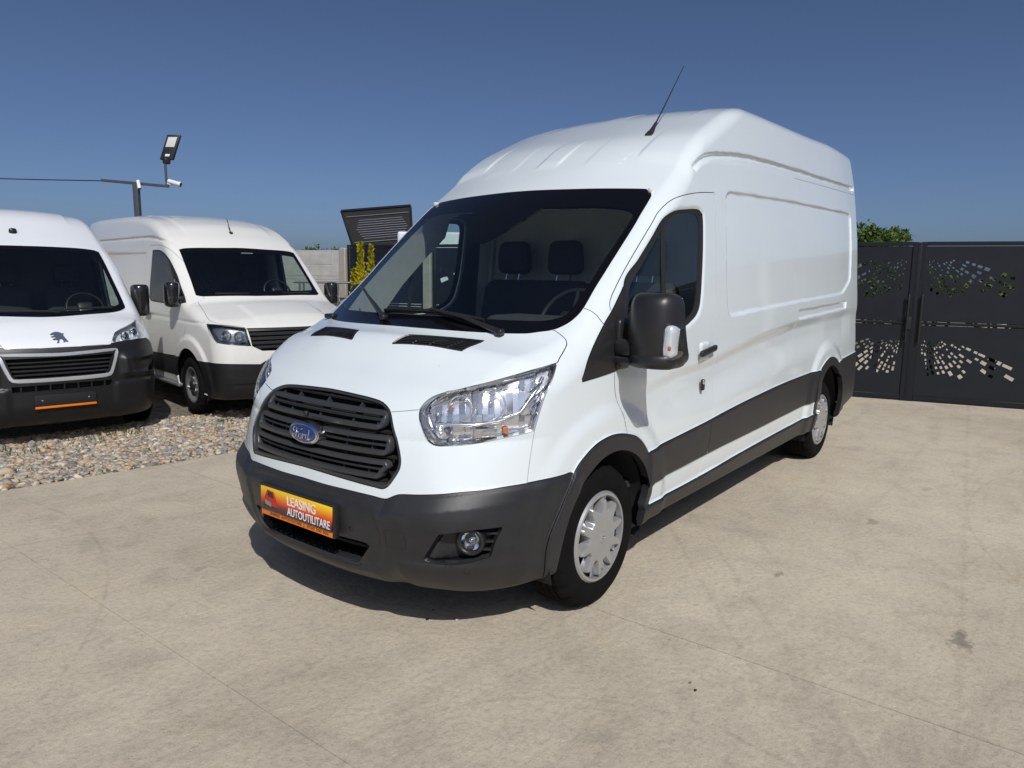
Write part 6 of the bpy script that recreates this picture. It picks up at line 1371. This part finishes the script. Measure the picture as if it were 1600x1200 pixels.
def tree(name, loc, h, rad, label, cat, n=2600, size=.09, mat='leaf', group=None, zc=.62, squash=.55):
    t_ = empty(name, loc, 0, label, cat, group); lm = [(0, 0, 0), (.05*h*nrs.uniform(-1, 1), .05*h*nrs.uniform(-1, 1), h*.45), (0, 0, h*.68)]
    bm = bmesh.new(); tube(bm, lm, [h*.03, h*.022, h*.01], 8)
    for k in range(5):
        a = 1.26*k+.4; tube(bm, [(0, 0, h*.4), (rad*.4*math.cos(a), rad*.4*math.sin(a), h*.6), (rad*.75*math.cos(a), rad*.75*math.sin(a), h*.70)], [h*.014, h*.009, h*.003], 5)
    bm_obj('trunk', bm, M['bark'], t_, 60); cl = [(nrs.normal(0, .36)*rad, nrs.normal(0, .36)*rad, h*zc+nrs.normal(0, .36)*rad*squash, rad*nrs.uniform(.24, .50)) for _ in range(18)]; pts = []
    for _ in range(n):
        c = cl[nrs.randint(len(cl))]; d = nrs.normal(size=3); d /= np.linalg.norm(d); r = c[3]*nrs.rand()**.4; pts.append((c[0]+d[0]*r, c[1]+d[1]*r, c[2]+d[2]*r*.8))
    leafy('crown', t_, pts, size, M[mat], .1); return t_
tree('tree', (21.6, 2.35, -.16), 3.75, .95, 'leafy green tree showing above the gate beside the big van', 'tree', 5200, .11, 'leaf', None, .74, .5)
for k, (u, v_, h_) in enumerate(((.40, 1.05, 1.95), (1.05, .95, 1.80), (1.7, 1.05, 1.65), (-.4, 1.1, 1.95), (-1.15, 1.0, 1.9), (2.5, 1.0, 1.75))):
    p = G0+GU*u+np.array([-GU[1], GU[0]])*v_
    tree('shrub', (p[0], p[1], -.1), h_, .50, ('yellow-green shrub behind the right gate leaf, nearest the middle post', 'yellow-green shrub behind the middle of the right gate leaf', 'low yellow-green shrub behind the far right of the gate', 'dark green shrub behind the left gate leaf beside the post', 'dark green shrub behind the left gate leaf, against the big van', 'yellow-green shrub behind the fence right of the gate')[k], 'shrub', 1800, .085, 'yleaf' if k not in (3, 4) else 'leaf', 'shrubs behind the gate', .78, .9)
for k, (x, y, h_, r) in enumerate(((41.6, 56.0, 4.4, 1.5), (43.0, 54.6, 4.3, 1.0), (40.0, 57.9, 4.0, 1.2), (44.4, 53.4, 4.2, 1.3), (39.0, 60.5, 3.9, 1.2), (45.5, 52.0, 4.3, 1.2))):
    tree('tree', (x, y, -.16), h_, r, ('tallest dark tree far behind the concrete wall', 'small round tree just right of the tallest far tree', 'flat dark tree left of the tallest far tree', 'broad dark tree second right of the tallest far tree', 'lowest dark tree farthest left above the concrete wall', 'dark tree far behind the wall beside the sign tower')[k], 'tree', 900, .22, 'leaf', 'far trees behind the concrete wall', .75, .6)
tree('tree', (11.6, 28.7, -.16), 3.75, .8, 'small dark tree tip at the foot of the lamp post', 'tree', 700, .16)
# white lorry box behind the fence and the red roof at the far left
wt = empty('white_lorry', (7.72, 8.70, -.16), R(-52.2), 'white lorry parked behind the fence, seen past the windscreen', 'lorry')
box_obj('cargo_box', (1.75, 1.05, 1.72), (3.4, 2.1, 1.72), M['paint2'], wt, None, .06, 3); box_obj('chassis', (2.2, 1.05, .66), (4.8, .9, .2), M['black'], wt, None, .02)
blob('cab', (4.35, 1.05, 1.45), (.75, 1.0, .85), .18, M['paint2'], wt, 8); box_obj('cab_window', (4.45, .06, 1.85), (.7, .1, .5), M['frit'], wt, None, .03)
for x in (.9, 4.3):
    for sg in (-1, 1): wheel('wheel', wt, (x, 1.05+sg*.88, .36), sg > 0, 'steel')
tube_obj('grab_rail', [(.5, -.03, 1.70), (2.6, -.03, 1.70), (2.8, -.03, 1.60)], .012, M['steel'], wt)
box_obj('box_seam', (2.55, -.004, 1.72), (.012, .01, 1.6), M['steel'], wt)
M['red_roof'] = simple('red_sheet_roof', (.14, .045, .04), .5, noise=.15, scale=4); M['render'] = simple('pale_render', (.45, .42, .38), .9, noise=.1)
hs = empty('red_roofed_shed', (2.55, 26.3, -.16), R(-52), 'dark red roof edge above the white van at the left edge', 'shed')
box_obj('wall', (0, 2.2, 1.6), (5.4, 4.0, 3.2), M['render'], hs); box_obj('roof', (.15, 2.0, 3.42), (6.0, 4.9, .14), M['red_roof'], hs, Matrix.Rotation(R(-.5), 3, 'X'), .01)
box_obj('shed_door', (.4, .185, 1.05), (1.2, .05, 2.1), M['red_roof'], hs); box_obj('shed_window', (-1.5, .185, 1.6), (.9, .05, .8), M['frit'], hs)
